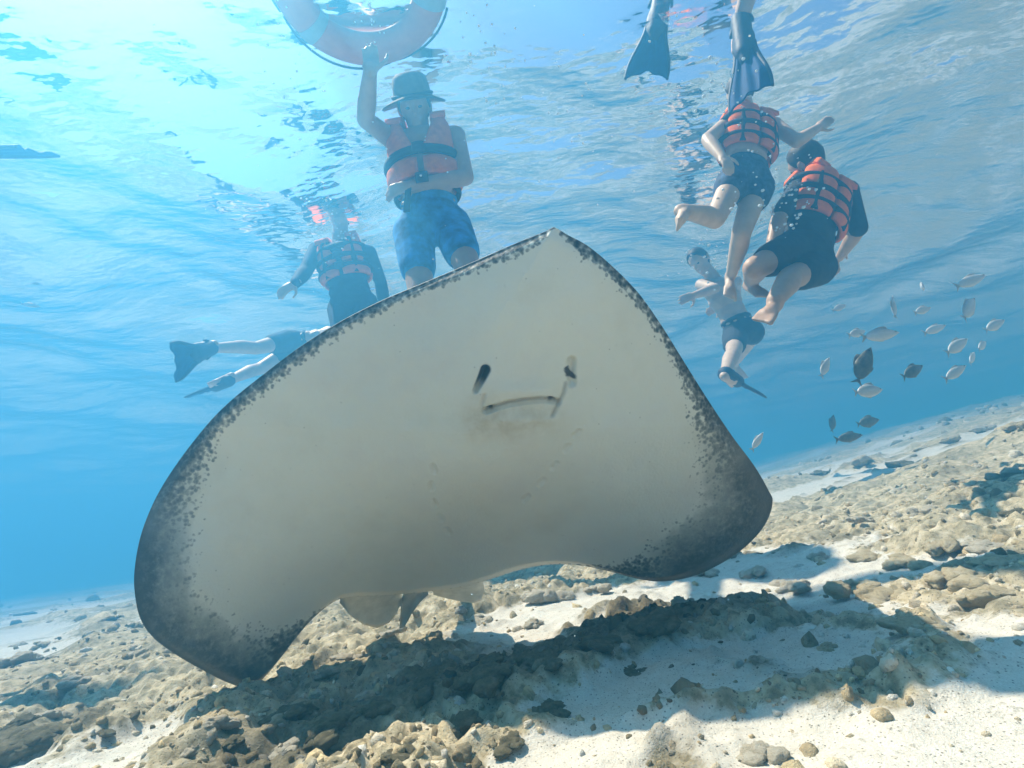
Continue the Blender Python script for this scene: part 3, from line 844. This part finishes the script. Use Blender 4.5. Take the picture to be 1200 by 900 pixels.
def life_vest(o, J, s, ax, style='grid', orange='orange'):
    lat, fwd, up = ax; pv, nk = J['pelvis'], J['neck']; HH = np.linalg.norm(nk - pv)
    c0 = pv + up * HH * .30; H = HH * .64
    G = Geo(); r0, r1 = .004, .040 * s
    for sg in (-1, 1):
        G.shell(*patch(c0, ax, s, H, sg * R(7), sg * R(64), .36, .98, r0, r1, vcut=R(46)))
        G.shell(*patch(c0, ax, s, H, sg * R(5), sg * R(84), .02, .31, r0, r1))
        G.shell(*patch(c0, ax, s, H, sg * R(100), sg * R(177), .03, .47, r0, r1))
        G.shell(*patch(c0, ax, s, H, sg * R(112), sg * R(177), .50, 1.02, r0, r1))
        # shoulder yoke
        a_ = c0 + up * H * .95 + lat * sg * .115 * s + fwd * .115 * s; b_ = nk + up * .035 * s + lat * sg * .10 * s; e = c0 + up * H * .98 + lat * sg * .105 * s - fwd * .12 * s
        pts = [a_ * (1 - t) ** 2 + 2 * (b_ + up * .04 * s) * t * (1 - t) + e * t * t for t in np.linspace(0, 1, 10)]
        A = np.array([[p + lat * w_ for w_ in np.linspace(-.04, .04, 6) * s] for p in pts]); G.shell(A + up * .03 * s, A - up * .008 * s)
    v = G.obj('life_vest', MAT[orange], o)
    bands = {'front': [(.33, .05), (-.14, .045)], 'grid': [(.14, .045), (.42, .045), (.70, .04)]}[style]
    for h, wd in bands:
        ra, rb = (r1 * .55, r1 * 1.10) if h > 0 else (-.004 * s, .012 * s)
        for sg in (-1, 1):
            G = Geo(); G.shell(*patch(c0, ax, s, H, sg * R(.5), sg * R(179.5), h, h + wd / H * s, ra, rb, 40, 4)); G.obj('strap', MAT['black'], v)
    if style == 'grid':
        for ph in (R(35), R(-35), R(145), R(-145)):
            G = Geo(); G.shell(*patch(c0, ax, s, H, ph - .11, ph + .11, .02, .95, r1 * .5, r1 * 1.06, 4, 14)); G.obj('strap', MAT['black'], v)
    for h, wd in bands[:2]:
        G = Geo(); G.shell(*patch(c0, ax, s, H, R(-9), R(9), h - .01, h + wd / H + .02, r1 * .8, r1 * 1.22, 6, 4)); G.obj('buckle', MAT['buckle'], v)
    return v
finm = Mat('blue_fin_blade', .7, spec=.12)
finm.col(finm.ramp(finm.noise(14, 3), [(.3, (.002, .045, .15)), (.7, (.004, .075, .23))])); FINB = finm.m
FIND = cloth('dark_fin_rubber', (.02, .04, .075), .2, 20, .6)
def swim_fin(o, an, tip, wide, s=1., droop=0.):
    """ankle, blade tip, width direction"""
    L = np.linalg.norm(tip - an); d = nrm(tip - an); w = nrm(wide - d * (wide @ d)); n = np.cross(d, w)
    nu_, nv_ = 16, 26
    A = np.zeros((nu_, nv_, 3)); B = A.copy()
    for j_ in range(nv_):
        t_ = j_ / (nv_ - 1); hw = (.048 + .060 * sstep(0.0, .9, t_)) * s
        for i_ in range(nu_):
            u_ = i_ / (nu_ - 1) * 2 - 1
            ln = (.36 + .64 * t_) * L - .03 * s * t_ ** 6 * (1 - abs(u_)) * 1.5
            p = an + d * ln + w * u_ * hw + n * (droop * t_ * t_ + .006 * math.cos(u_ * 9) * s)
            A[i_, j_] = p + n * .004 * s; B[i_, j_] = p - n * .004 * s
    G = Geo(); G.shell(A, B); f = G.obj('swim_fin', FINB, o)
    for sg in (0, nu_ - 1):
        G = Geo(); G.tube((A[sg] + B[sg]) / 2, np.linspace(.015, .007, nv_) * s, 8); G.obj('rib', FIND, f)
    G = Geo(); G.cap(an + d * .0 * L, an + d * .42 * L, .052 * s, .046 * s); G.cap(an - n * .0 * s + d * .05 * L, an + d * .5 * L, .04 * s, .03 * s)
    G.ball(an + d * .3 * L, np.array((.13 * s, .062 * s, .04 * s)), [d, w, n]); G.fused('foot_pocket', FIND, f, .008)
    G = Geo(); tt_ = np.linspace(0, math.pi, 16)
    G.tube([an + d * (.06 - .085 * math.sin(q)) * s * 1.1 + w * math.cos(q) * .060 * s for q in tt_], .008 * s, 6); G.obj('strap', FIND, f)
    return f
def person(label, J, s, front, face, arms, legs, skin='skin', group=None, shorts=None, top=None, pants=None, vest=None, hair='hair', feet=True, fins=(), shirt_arm=1.0, voxel=.008):
    ax = frame(J, front); lat, fwd, up = ax
    G = Geo(); g_torso(G, J, s, ax); g_head(G, J, s, np.asarray(face, float))
    for arm in arms:
        g_arm(G, arm, s); g_hand(G, arm[2], arm[3], arm[4], s, arm[5], arm[6])
    for leg in legs:
        G.cap(J['pelvis'], leg[0], .09 * s, .086 * s); g_leg(G, leg, s, back=-fwd)
        g_foot(G, leg[2], leg[3], s, fwd if len(leg) < 5 else np.asarray(leg[4]))
    o = G.fused('person', MAT[skin], None, voxel, 3)
    tag(o, label, 'person', group)
    head_parts(o, J, s, np.asarray(face, float), hair)
    if shorts:
        mname, ln = shorts; G = Geo(); g_torso(G, J, s, ax, .010, -1, .1)
        G.ball(J['pelvis'] + up * .09 * s, (.155 * s, .112 * s, .05 * s), [lat, fwd, up])
        for leg in legs: G.cap(J['pelvis'], leg[0], .10 * s, .098 * s); g_leg(G, leg, s, .018, ln)
        G.fused('shorts', MAT[mname], o, .010, 2)
    if pants:
        G = Geo(); g_torso(G, J, s, ax, .008, -1, .2)
        for leg in legs: G.cap(J['pelvis'], leg[0], .095 * s, .092 * s); g_leg(G, leg, s, .009, 1.85)
        G.fused('wetsuit_trousers', MAT[pants], o, .010, 2)
    if top:
        G = Geo(); g_torso(G, J, s, ax, .009)
        for arm in arms: g_arm(G, arm, s, .009, shirt_arm)
        G.fused('shirt', MAT[top], o, .010, 2)
    if vest: life_vest(o, J, s, ax, *vest)
    for f in fins: swim_fin(o, *f)
    return o
def hips(J, s, front, wd=.095):
    lat = nrm(J['shR'] - J['shL']); up = nrm(J['neck'] - J['pelvis']); lat = nrm(lat - up * (lat @ up))
    return J['pelvis'] - lat * wd * s - up * .05 * s, J['pelvis'] + lat * wd * s - up * .05 * s
DBG = []
def torso(pel, nk, hd_, shl, shr):
    """each (px, py, forward distance)"""
    J = dict(pelvis=PH(*pel), neck=PH(*nk), head=PH(*hd_), shL=PH(*shl), shR=PH(*shr))
    DBG.append((np.linalg.norm(J['neck'] - J['pelvis']), np.linalg.norm(J['shR'] - J['shL']), np.linalg.norm(J['head'] - J['neck']), J['head'][2] - WATER_Z))
    return J
tocam = V(0, -1, 0)

# man in the hat holding the life ring
s = 1.0
J = torso((505, 258, 2.22), (491, 150, 2.22), (486, 126, 2.15), (459, 163, 2.22), (534, 160, 2.22))
el = IK(J['shL'], 428, 140, .30 * s, True); wr = IK(el, 434, 82, .28 * s, True)
elr = IK(J['shR'], 546, 208, .31 * s, True); wrr = IK(elr, 484, 218, .27 * s, True)
hl, hr = hips(J, s, tocam)
kl = IK(hl, 494, 348, .43 * s, True); al = IK(kl, 505, 430, .43 * s, False)
kr = IK(hr, 552, 322, .43 * s, True); ar = IK(kr, 575, 400, .42 * s, False)
grip = nrm(PZ(436, 46, WATER_Z - .05) - wr)
man = person('man in a wide brimmed hat and orange life vest gripping the life ring overhead', J, s, tocam, V(.05, -1, -.45),
       [(J['shL'], el, wr, grip, V(0, 0, 1), .42, 1), (J['shR'], elr, wrr, nrm(wrr - elr), V(0, 1, 0), .5, 1)],
       [(hl, kl, al, al + V(.0, -.12, -.16)), (hr, kr, ar, ar + V(0, -.12, -.16))],
       shorts=('blue_shorts', .58), vest=('front',), hair='hair')
upv = nrm(J['head'] - J['neck']); fc = nrm(V(.05, -1, -.45) - upv * (V(.05, -1, -.45) @ upv)); wv = np.cross(fc, upv); c = J['head'] + upv * .035
G = Geo()
tt_ = np.linspace(0, 2 * math.pi, 40, endpoint=False)
prof = [(.168, .165, -.010), (.150, .150, -.002), (.105, .110, .008), (.098, .112, .020), (.094, .108, .060), (.086, .098, .100), (.060, .070, .122), (.001, .001, .128)]
pv_ = np.array([[c + wv * math.cos(q) * a_ + fc * math.sin(q) * b_ * 1.02 + upv * (h - (.018 * abs(math.cos(q)) - .03 * max(0, math.sin(q)) if a_ > .14 else 0)) for (a_, b_, h) in prof] for q in tt_])
inn = np.array([[c + wv * math.cos(q) * a_ * .97 + fc * math.sin(q) * b_ * .99 + upv * (h - .005 - (.018 * abs(math.cos(q)) - .03 * max(0, math.sin(q)) if a_ > .14 else 0)) for (a_, b_, h) in prof] for q in tt_])
k_ = len(prof); f1 = grid_faces(40, k_, True)
G.add(pv_.reshape(-1, 3), f1); G.add(inn.reshape(-1, 3), f1[:, ::-1])
hat = G.obj('hat', MAT['hat'], man)
tt_ = np.linspace(0, 2 * math.pi, 41)
G = Geo(); G.tube([c + wv * math.cos(q) * .101 + fc * math.sin(q) * .115 + upv * .022 for q in tt_], .009, 6); G.obj('hat_band', MAT['black'], hat)
sb = wrr + V(-.02, -.02, -.02)
G = Geo(); A = np.array([[sb + V(-.02 * t - .015 * u, 0, -.13 * t) for u in (-1, 0, 1)] for t in np.linspace(0, 1, 8)]); G.shell(A, A + V(0, .006, 0)); G.obj('loose_strap', MAT['black'], man)

# man in a dark long sleeved suit
s = .95
J = torso((412, 352, 3.25), (398, 284, 3.25), (400, 252, 3.20), (371, 293, 3.25), (432, 297, 3.25))
e1 = IK(J['shL'], 358, 318, .29 * s, True); w1 = IK(e1, 346, 332, .25 * s, True)
e2 = IK(J['shR'], 446, 330, .30 * s, False); w2 = IK(e2, 452, 368, .26 * s, False)
hl, hr = hips(J, s, tocam)
kl = IK(hl, 404, 405, .43 * s, True); al = IK(kl, 408, 470, .42 * s, False)
kr = IK(hr, 432, 405, .43 * s, True); ar = IK(kr, 436, 470, .42 * s, False)
person('hazy man in a dark long sleeved suit and faded orange life vest', J, s, tocam, V(0, -1, -.2),
       [(J['shL'], e1, w1, V(-.6, -.3, -.5), V(0, 1, 0), .4, 1), (J['shR'], e2, w2, V(.1, -.2, -1), V(-1, 0, 0), .4, -1)],
       [(hl, kl, al, al + V(0, -.12, -.14)), (hr, kr, ar, ar + V(0, -.12, -.14))], skin='skin_pale', top='wetsuit', pants='wetsuit', vest=('grid',))

# child swimming in a strapped vest, one leg bent back
s = .78
away = V(0, 1, 0)
J = torso((874, 208, 2.20), (876, 138, 2.24), (868, 108, 2.22), (850, 147, 2.22), (907, 147, 2.30))
e1 = IK(J['shL'], 829, 163, .29 * s, True); w1 = IK(e1, 846, 184, .25 * s, True)
e2 = IK(J['shR'], 934, 166, .29 * s, True); w2 = IK(e2, 958, 150, .25 * s, False)
hl, hr = hips(J, s, away, .08)
kl = IK(hl, 838, 257, .43 * s, True); al = IK(kl, 797, 247, .42 * s, True)
kr = IK(hr, 869, 272, .43 * s, True); ar = IK(kr, 857, 322, .42 * s, False)
person('child in a strapped orange life vest kicking one bent bare leg', J, s, away, V(-.2, 1, -.1),
       [(J['shL'], e1, w1, nrm(w1 - e1), V(0, 1, 0), .5, 1), (J['shR'], e2, w2, nrm(w2 - e2), V(0, -1, 0), .2, 1)],
       [(hl, kl, al, IK(al, 786, 262, .16, True), V(-1, 0, .3)), (hr, kr, ar, IK(ar, 858, 345, .17, True), V(0, -1, 0))],
       skin='skin_pale', shorts=('swimsuit', .25), vest=('grid',))

# swimmer with a bright vest and charcoal shorts
s = .92
J = torso((944, 295, 2.35), (962, 214, 2.42), (946, 190, 2.40), (936, 222, 2.36), (993, 224, 2.50))
e1 = IK(J['shL'], 915, 250, .29 * s, True); w1 = IK(e1, 903, 292, .25 * s, True)
e2 = IK(J['shR'], 1006, 268, .29 * s, True); w2 = IK(e2, 985, 300, .25 * s, False)
hl, hr = hips(J, s, away)
kl = IK(hl, 884, 314, .42 * s, True); al = IK(kl, 880, 330, .42 * s, False)
kr = IK(hr, 925, 326, .42 * s, True); ar = IK(kr, 908, 352, .40 * s, True)
person('swimmer in a bright orange life vest and charcoal shorts with knees drawn up', J, s, away, V(-.3, 1, 0),
       [(J['shL'], e1, w1, nrm(w1 - e1), V(0, 1, 0), .4, 1), (J['shR'], e2, w2, nrm(w2 - e2), V(0, -1, 0), .4, -1)],
       [(hl, kl, al, IK(al, 897, 340, .20, True), V(0, -1, .5)), (hr, kr, ar, IK(ar, 893, 367, .20, True), V(0, -.6, .7))],
       shorts=('dark_shorts', .60), top='dark_shorts', vest=('grid',), shirt_arm=.45)

# distant swimmer sinking legs first, one fin
s = .95
J = torso((868, 386, 3.9), (836, 326, 3.9), (820, 306, 3.85), (822, 334, 3.85), (862, 330, 3.95))
e1 = IK(J['shL'], 838, 338, .28, True); w1 = IK(e1, 813, 346, .25, True)
e2 = IK(J['shR'], 862, 352, .29, False); w2 = IK(e2, 842, 360, .25, True)
hl, hr = hips(J, s, tocam)
kl = IK(hl, 860, 412, .42, True); al = IK(kl, 850, 438, .41, True)
kr = IK(hr, 882, 396, .42, False); ar = IK(kr, 862, 425, .41, False)
tip = IK(al, 882, 458, .5, False)
person('faint distant snorkeller seen sideways with a dark fin on one foot', J, s, V(-.6, -1, -.2), V(-.8, -.5, -.4),
       [(J['shL'], e1, w1, nrm(w1 - e1), V(0, 1, 0), .3, 1), (J['shR'], e2, w2, nrm(w2 - e2), V(0, 1, 0), .3, 1)],
       [(hl, kl, al, al + nrm(tip - al) * .18, V(0, 0, 1)), (hr, kr, ar, ar + V(.1, .05, -.16))],
       skin='skin_pale', shorts=('dark_shorts', .6), fins=[(al, tip, V(0.2, 1, .3), 1.)])

# far snorkeller lying level, both fins towards the open water
s = .95
J = dict(pelvis=PH(348, 402, 4.3), neck=PH(415, 392, 4.4), head=PH(437, 392, 4.4), shL=PH(412, 398, 4.2), shR=PH(412, 386, 4.6))
J['shL'] = J['neck'] + V(-.05, -.19, -.02); J['shR'] = J['neck'] + V(-.05, .19, -.02)
hl, hr = J['pelvis'] + V(-.04, -.09, 0), J['pelvis'] + V(-.04, .09, 0)
kl = IK(hl, 300, 408, .42, True); al = IK(kl, 246, 408, .41, True)
kr = IK(hr, 305, 432, .42, True); ar = IK(kr, 268, 446, .41, True)
e1 = J['shL'] + V(.2, -.1, -.2); w1 = e1 + V(.22, 0, -.08); e2 = J['shR'] + V(.2, .1, -.2); w2 = e2 + V(.22, 0, -.08)
person('faint snorkeller lying level in the haze with pale legs and two fins', J, s, V(0, 0, -1), V(.4, 0, -1),
       [(J['shL'], e1, w1, V(1, 0, -.3), V(0, 0, -1), .3, 1), (J['shR'], e2, w2, V(1, 0, -.3), V(0, 0, -1), .3, 1)],
       [(hl, kl, al, al + V(-.17, 0, .0), V(0, 0, -1)), (hr, kr, ar, ar + V(-.16, 0, -.05), V(0, 0, -1))],
       skin='skin_pale', shorts=('wetsuit', .5), fins=[(al, IK(al, 202, 425, .55, True), V(0, .5, 1), 1.15), (ar, IK(ar, 232, 462, .5, False), V(0, 1, .4), 1.)])

# snorkeller overhead, only the finned feet hang into view
s = 1.0
al = PH(776, -4, 1.95); ar = PH(868, 24, 1.95)
kl = al + V(-.02, -.30, .30); kr = ar + V(.10, -.28, .26)
pel = V(.5 * (kl[0] + kr[0]) - .02, kl[1] - .38, WATER_Z + .0)
J = dict(pelvis=pel, neck=pel + V(.02, -.52, .03), head=pel + V(.02, -.70, .0))
J['shL'] = J['neck'] + V(-.19, .04, 0); J['shR'] = J['neck'] + V(.19, .04, 0)
hl, hr = pel + V(-.09, .05, 0), pel + V(.09, .05, 0)
e1, e2 = J['shL'] + V(-.2, -.15, -.08), J['shR'] + V(.2, -.15, -.08); w1, w2 = e1 + V(.05, -.24, -.02), e2 + V(-.05, -.24, -.02)
t1, t2 = IK(al, 757, 92, .46, True), IK(ar, 879, 117, .52, True)
person('snorkeller at the surface whose two blue fins hang straight down', J, s, V(0, 0, -1), V(0, -.5, -1),
       [(J['shL'], e1, w1, V(0, -1, 0), V(0, 0, -1), .3, 1), (J['shR'], e2, w2, V(0, -1, 0), V(0, 0, -1), .3, -1)],
       [(hl, kl, al, al + nrm(t1 - al) * .2, V(0, -1, 0)), (hr, kr, ar, ar + nrm(t2 - ar) * .2, V(0, -1, 0))],
       shorts=('dark_shorts', .6), fins=[(al, t1, _r * 1.0 + V(0, -.25, 0), .92), (ar, t2, _r * .62 + V(0, -.78, 0), .92)])

# snorkeller beyond the left edge, one dark fin reaches in
tip = PZ(45, 176, WATER_Z - .28); al = tip + (PH(-70, 180, tip[1]) - tip) * (.55 / np.linalg.norm(PH(-70, 180, tip[1]) - tip))
kl = al + V(-.38, .02, .12); hl = kl + V(-.40, .02, .06); pel = hl + V(-.06, .09, .03)
J = dict(pelvis=pel, neck=pel + V(-.54, .02, .02), head=pel + V(-.72, .02, .0))
J['shL'] = J['neck'] + V(.05, -.19, 0); J['shR'] = J['neck'] + V(.05, .19, 0)
hr = pel + V(.06, .09, -.03); kr = hr + V(.4, .02, .05); ar = kr + V(.2, .05, .30)
e1, e2 = J['shL'] + V(-.15, -.15, -.15), J['shR'] + V(-.15, .15, -.15); w1, w2 = e1 + V(-.24, 0, -.05), e2 + V(-.24, 0, -.05)
person('snorkeller mostly out of view with one slim dark fin held level', J, 1.0, V(0, 0, -1), V(-.5, 0, -1),
       [(J['shL'], e1, w1, V(-1, 0, 0), V(0, 0, -1), .3, 1), (J['shR'], e2, w2, V(-1, 0, 0), V(0, 0, -1), .3, -1)],
       [(hl, kl, al, al + V(.2, 0, 0), V(0, 0, -1)), (hr, kr, ar, ar + V(.16, 0, .1), V(0, 0, -1))],
       shorts=('dark_shorts', .6), fins=[(al, tip, V(0, 1, .55), 1.)])

# ------------------------------------------------------------------ fish
fb = Mat('silver_fish', .30, spec=.6)
gen = fb.n('ShaderNodeSeparateXYZ'); fb.l(fb.coord('Object'), gen.inputs[0])
fcol = fb.ramp(fb.math('MULTIPLY_ADD', gen.outputs['Z'], 2.2, .5), [(.15, (.86, .86, .84)), (.6, (.80, .82, .80)), (.85, (.50, .54, .52))])
fb.col(fb.mix(.25, fcol, fb.ramp(fb.noise(16, 3), [(.3, (.35, .36, .34)), (.7, (.9, .9, .88))]))); fb.bump(fb.voro(70).outputs['Distance'], .2, .01)
fd = Mat('dark_fish', .45, spec=.4)
fd.col(fd.ramp(fd.noise(8, 3), [(.3, (.09, .10, .09)), (.7, (.19, .20, .17))]))
ff = Mat('fish_fin', .5); ff.col(ff.ramp(ff.noise(20, 3), [(.3, (.35, .37, .34)), (.7, (.55, .56, .52))]))
def fish_meshes(deep):
    # unit length along +X (head), Z up
    xs = np.linspace(-.5, .42, 30); t_ = (xs + .5) / .92
    top = deep * (np.sin(np.pi * np.clip(t_, 0, 1) ** .80) ** .8) * .5 + .022 * (1 - t_)
    n = 18; an_ = np.linspace(0, 2 * math.pi, n, endpoint=False)
    v = np.array([[(xs[i_], math.sin(a_) * max(top[i_] * .36, .004), math.cos(a_) * max(top[i_], .006) * (1.0 if math.cos(a_) > 0 else .9)) for a_ in an_] for i_ in range(30)])
    f = []
    for i_ in range(29):
        for k in range(n):
            l = (k + 1) % n; f.append([i_ * n + k, i_ * n + l, (i_ + 1) * n + l, (i_ + 1) * n + k])
    G = Geo(); G.add(v.reshape(-1, 3), np.array(f)); G.ball(v[-1].mean(0), (.012, .006, .012)); body = G.mesh('fish')
    def fin(edge, root):
        e = np.array(edge, float); r_ = np.array(root, float)
        A = np.zeros((len(e), 5, 3))
        for i_ in range(len(e)):
            for j_, w_ in enumerate(np.linspace(0, 1, 5)):
                q = r_[i_] * (1 - w_) + e[i_] * w_
                A[i_, j_] = (q[0], .004 * (1 - w_) + .001, q[1])
        B = A.copy(); B[..., 1] *= -1
        G = Geo(); G.shell(A, B); return G.mesh('fin')
    tail = fin([(-.66, .15), (-.62, .07), (-.585, 0), (-.62, -.07), (-.66, -.15)], [(-.49, .022), (-.49, .012), (-.49, 0), (-.49, -.012), (-.49, -.022)])
    dors = fin([(.10, deep * .62), (-.02, deep * .66), (-.15, deep * .60), (-.30, deep * .42)], [(.14, deep * .44), (0, deep * .46), (-.15, deep * .38), (-.28, deep * .2)])
    anal = fin([(-.08, -deep * .56), (-.18, -deep * .52), (-.31, -deep * .36)], [(-.04, -deep * .38), (-.16, -deep * .32), (-.28, -deep * .16)])
    return body, tail, dors, anal
FM = {}
for kd, deep in (('a', .36), ('b', .42), ('c', .30)): FM[kd] = fish_meshes(deep)
G = Geo(); G.ball((.31, .045, .035), (.02, .01, .02)); G.ball((.31, -.045, .035), (.02, .01, .02)); eyem = G.mesh('eye')
def fish(px, py, lpx, angd, kd, dark, L, yaw, label, group):
    depth = L * FPX / lpx * .86
    p = P(px, py, depth)
    a_ = R(angd)
    hx = nrm(_r * math.cos(a_) * math.cos(R(yaw)) + _u * math.sin(a_) * math.cos(R(yaw)) + _f * math.sin(R(yaw)))
    up = nrm(V(0, 0, 1) - hx * hx[2]); sd = np.cross(up, hx)
    Mx = Matrix(((hx[0], sd[0], up[0], p[0]), (hx[1], sd[1], up[1], p[1]), (hx[2], sd[2], up[2], p[2]), (0, 0, 0, 1)))
    bmat = fd.m if dark else fb.m
    parts = FM[kd]
    o = None
    for nme, mm, mt in (('fish', parts[0], bmat), ('tail_fin', parts[1], bmat if dark else ff.m), ('dorsal_fin', parts[2], bmat if dark else ff.m), ('anal_fin', parts[3], bmat if dark else ff.m), ('eye', eyem, MAT['eye'])):
        if len(mm.materials) == 0: mm.materials.append(mt)
        ob = bpy.data.objects.new(nme, mm); col.objects.link(ob)
        mm.polygons.foreach_set('use_smooth', np.ones(len(mm.polygons), bool))
        ob.material_slots[0].link = 'OBJECT'; ob.material_slots[0].material = mt
        if o is None: o = ob; o.matrix_world = Mx @ Matrix.Scale(L / 1.1, 4)
        else: ob.parent = o
    tag(o, label, 'fish', group)
    return o
LS, GS = 'small silvery fish in the loose school above the reef slope', 'silvery fish schooling above the reef'
LD, GD = 'dark blurry fish hanging low among the silvery school', 'dark fish among the school'
for px, py, lp, an_, kd, L, yaw in ((1141, 328, 40, 20, 'c', .20, 8), (1137, 359, 40, 42, 'a', .18, 25), (1081, 336, 24, 12, 'b', .15, 50), (1083, 363, 28, 15, 'c', .15, 20),
        (1047, 357, 26, 82, 'c', .14, 20), (1006, 390, 30, 12, 'c', .17, 25), (968, 428, 27, 55, 'a', .14, 20), (1021, 458, 35, 5, 'b', .17, 10), (1124, 404, 36, 28, 'a', .19, 15),
        (1152, 404, 26, 25, 'c', .16, 30), (1122, 435, 36, 26, 'c', .18, 15), (889, 515, 24, 52, 'c', .11, 10), (1140, 418, 24, 40, 'c', .15, 30), (1098, 385, 30, 18, 'c', .17, 10), (1168, 380, 30, 24, 'a', .17, 12), (985, 360, 22, 20, 'c', .15, 20)):
    fish(px, py, lp, an_, kd, False, L, yaw, LS, GS)
fish(1036, 392, 40, 8, 'a', False, .17, 0, 'brightest silvery fish swimming level in front of a dark fish', None)
fish(38, 358, 17, -10, 'c', False, .13, 20, 'lone pale fish in the open blue water beside the level snorkeller', None)
for px, py, lp, an_, kd, L, yaw in ((1014, 424, 44, 62, 'b', .20, 10), (1072, 434, 36, 22, 'a', .18, 20), (1020, 494, 28, 10, 'b', .17, 10), (976, 494, 20, 70, 'b', .13, 20), (998, 512, 34, 8, 'c', .18, 10)):
    fish(px, py, lp, an_, kd, True, L, yaw, LD, GD)

# ------------------------------------------------------------------ air bubbles
G = Geo(); br = np.random.default_rng(5)
def bubbles(px, py, sx, sy, n, d0, d1, r0, r1):
    for _ in range(n):
        d = br.uniform(d0, d1); p = P(px + br.normal() * sx, py + br.normal() * sy, d)
        if p[2] < wave_z(p[0], p[1]) - .03: G.ball(p, br.uniform(r0, r1) * br.uniform(.6, 1.3) * np.array((1, 1, .8)), None, 1)
bubbles(440, 20, 12, 22, 30, 1.6, 2.2, .002, .005); bubbles(565, 40, 14, 35, 26, 1.7, 2.3, .003, .007); bubbles(340, 60, 20, 45, 26, 1.7, 2.4, .002, .006)
bubbles(640, 140, 60, 40, 40, 1.8, 2.6, .002, .006); bubbles(775, 65, 12, 30, 10, 1.7, 2.2, .002, .005); bubbles(480, 200, 110, 60, 50, 2.0, 3.0, .002, .006)
bubbles(880, 225, 40, 20, 70, 2.2, 2.7, .003, .009); bubbles(925, 235, 22, 30, 60, 2.2, 2.6, .003, .009); bubbles(395, 262, 30, 16, 50, 3.0, 3.5, .004, .010); bubbles(830, 300, 18, 16, 40, 3.4, 4.0, .004, .012)
bubbles(860, 110, 30, 25, 40, 2.0, 2.5, .003, .008); bubbles(600, 450, 400, 260, 60, .5, 2.5, .0008, .002)
bmx = Mat('air_bubble', .08, (.85, .92, .95), .8)
tag(G.obj('air_bubbles', bmx.m), 'tiny air bubbles drifting below the water surface', 'bubbles', kind='stuff')
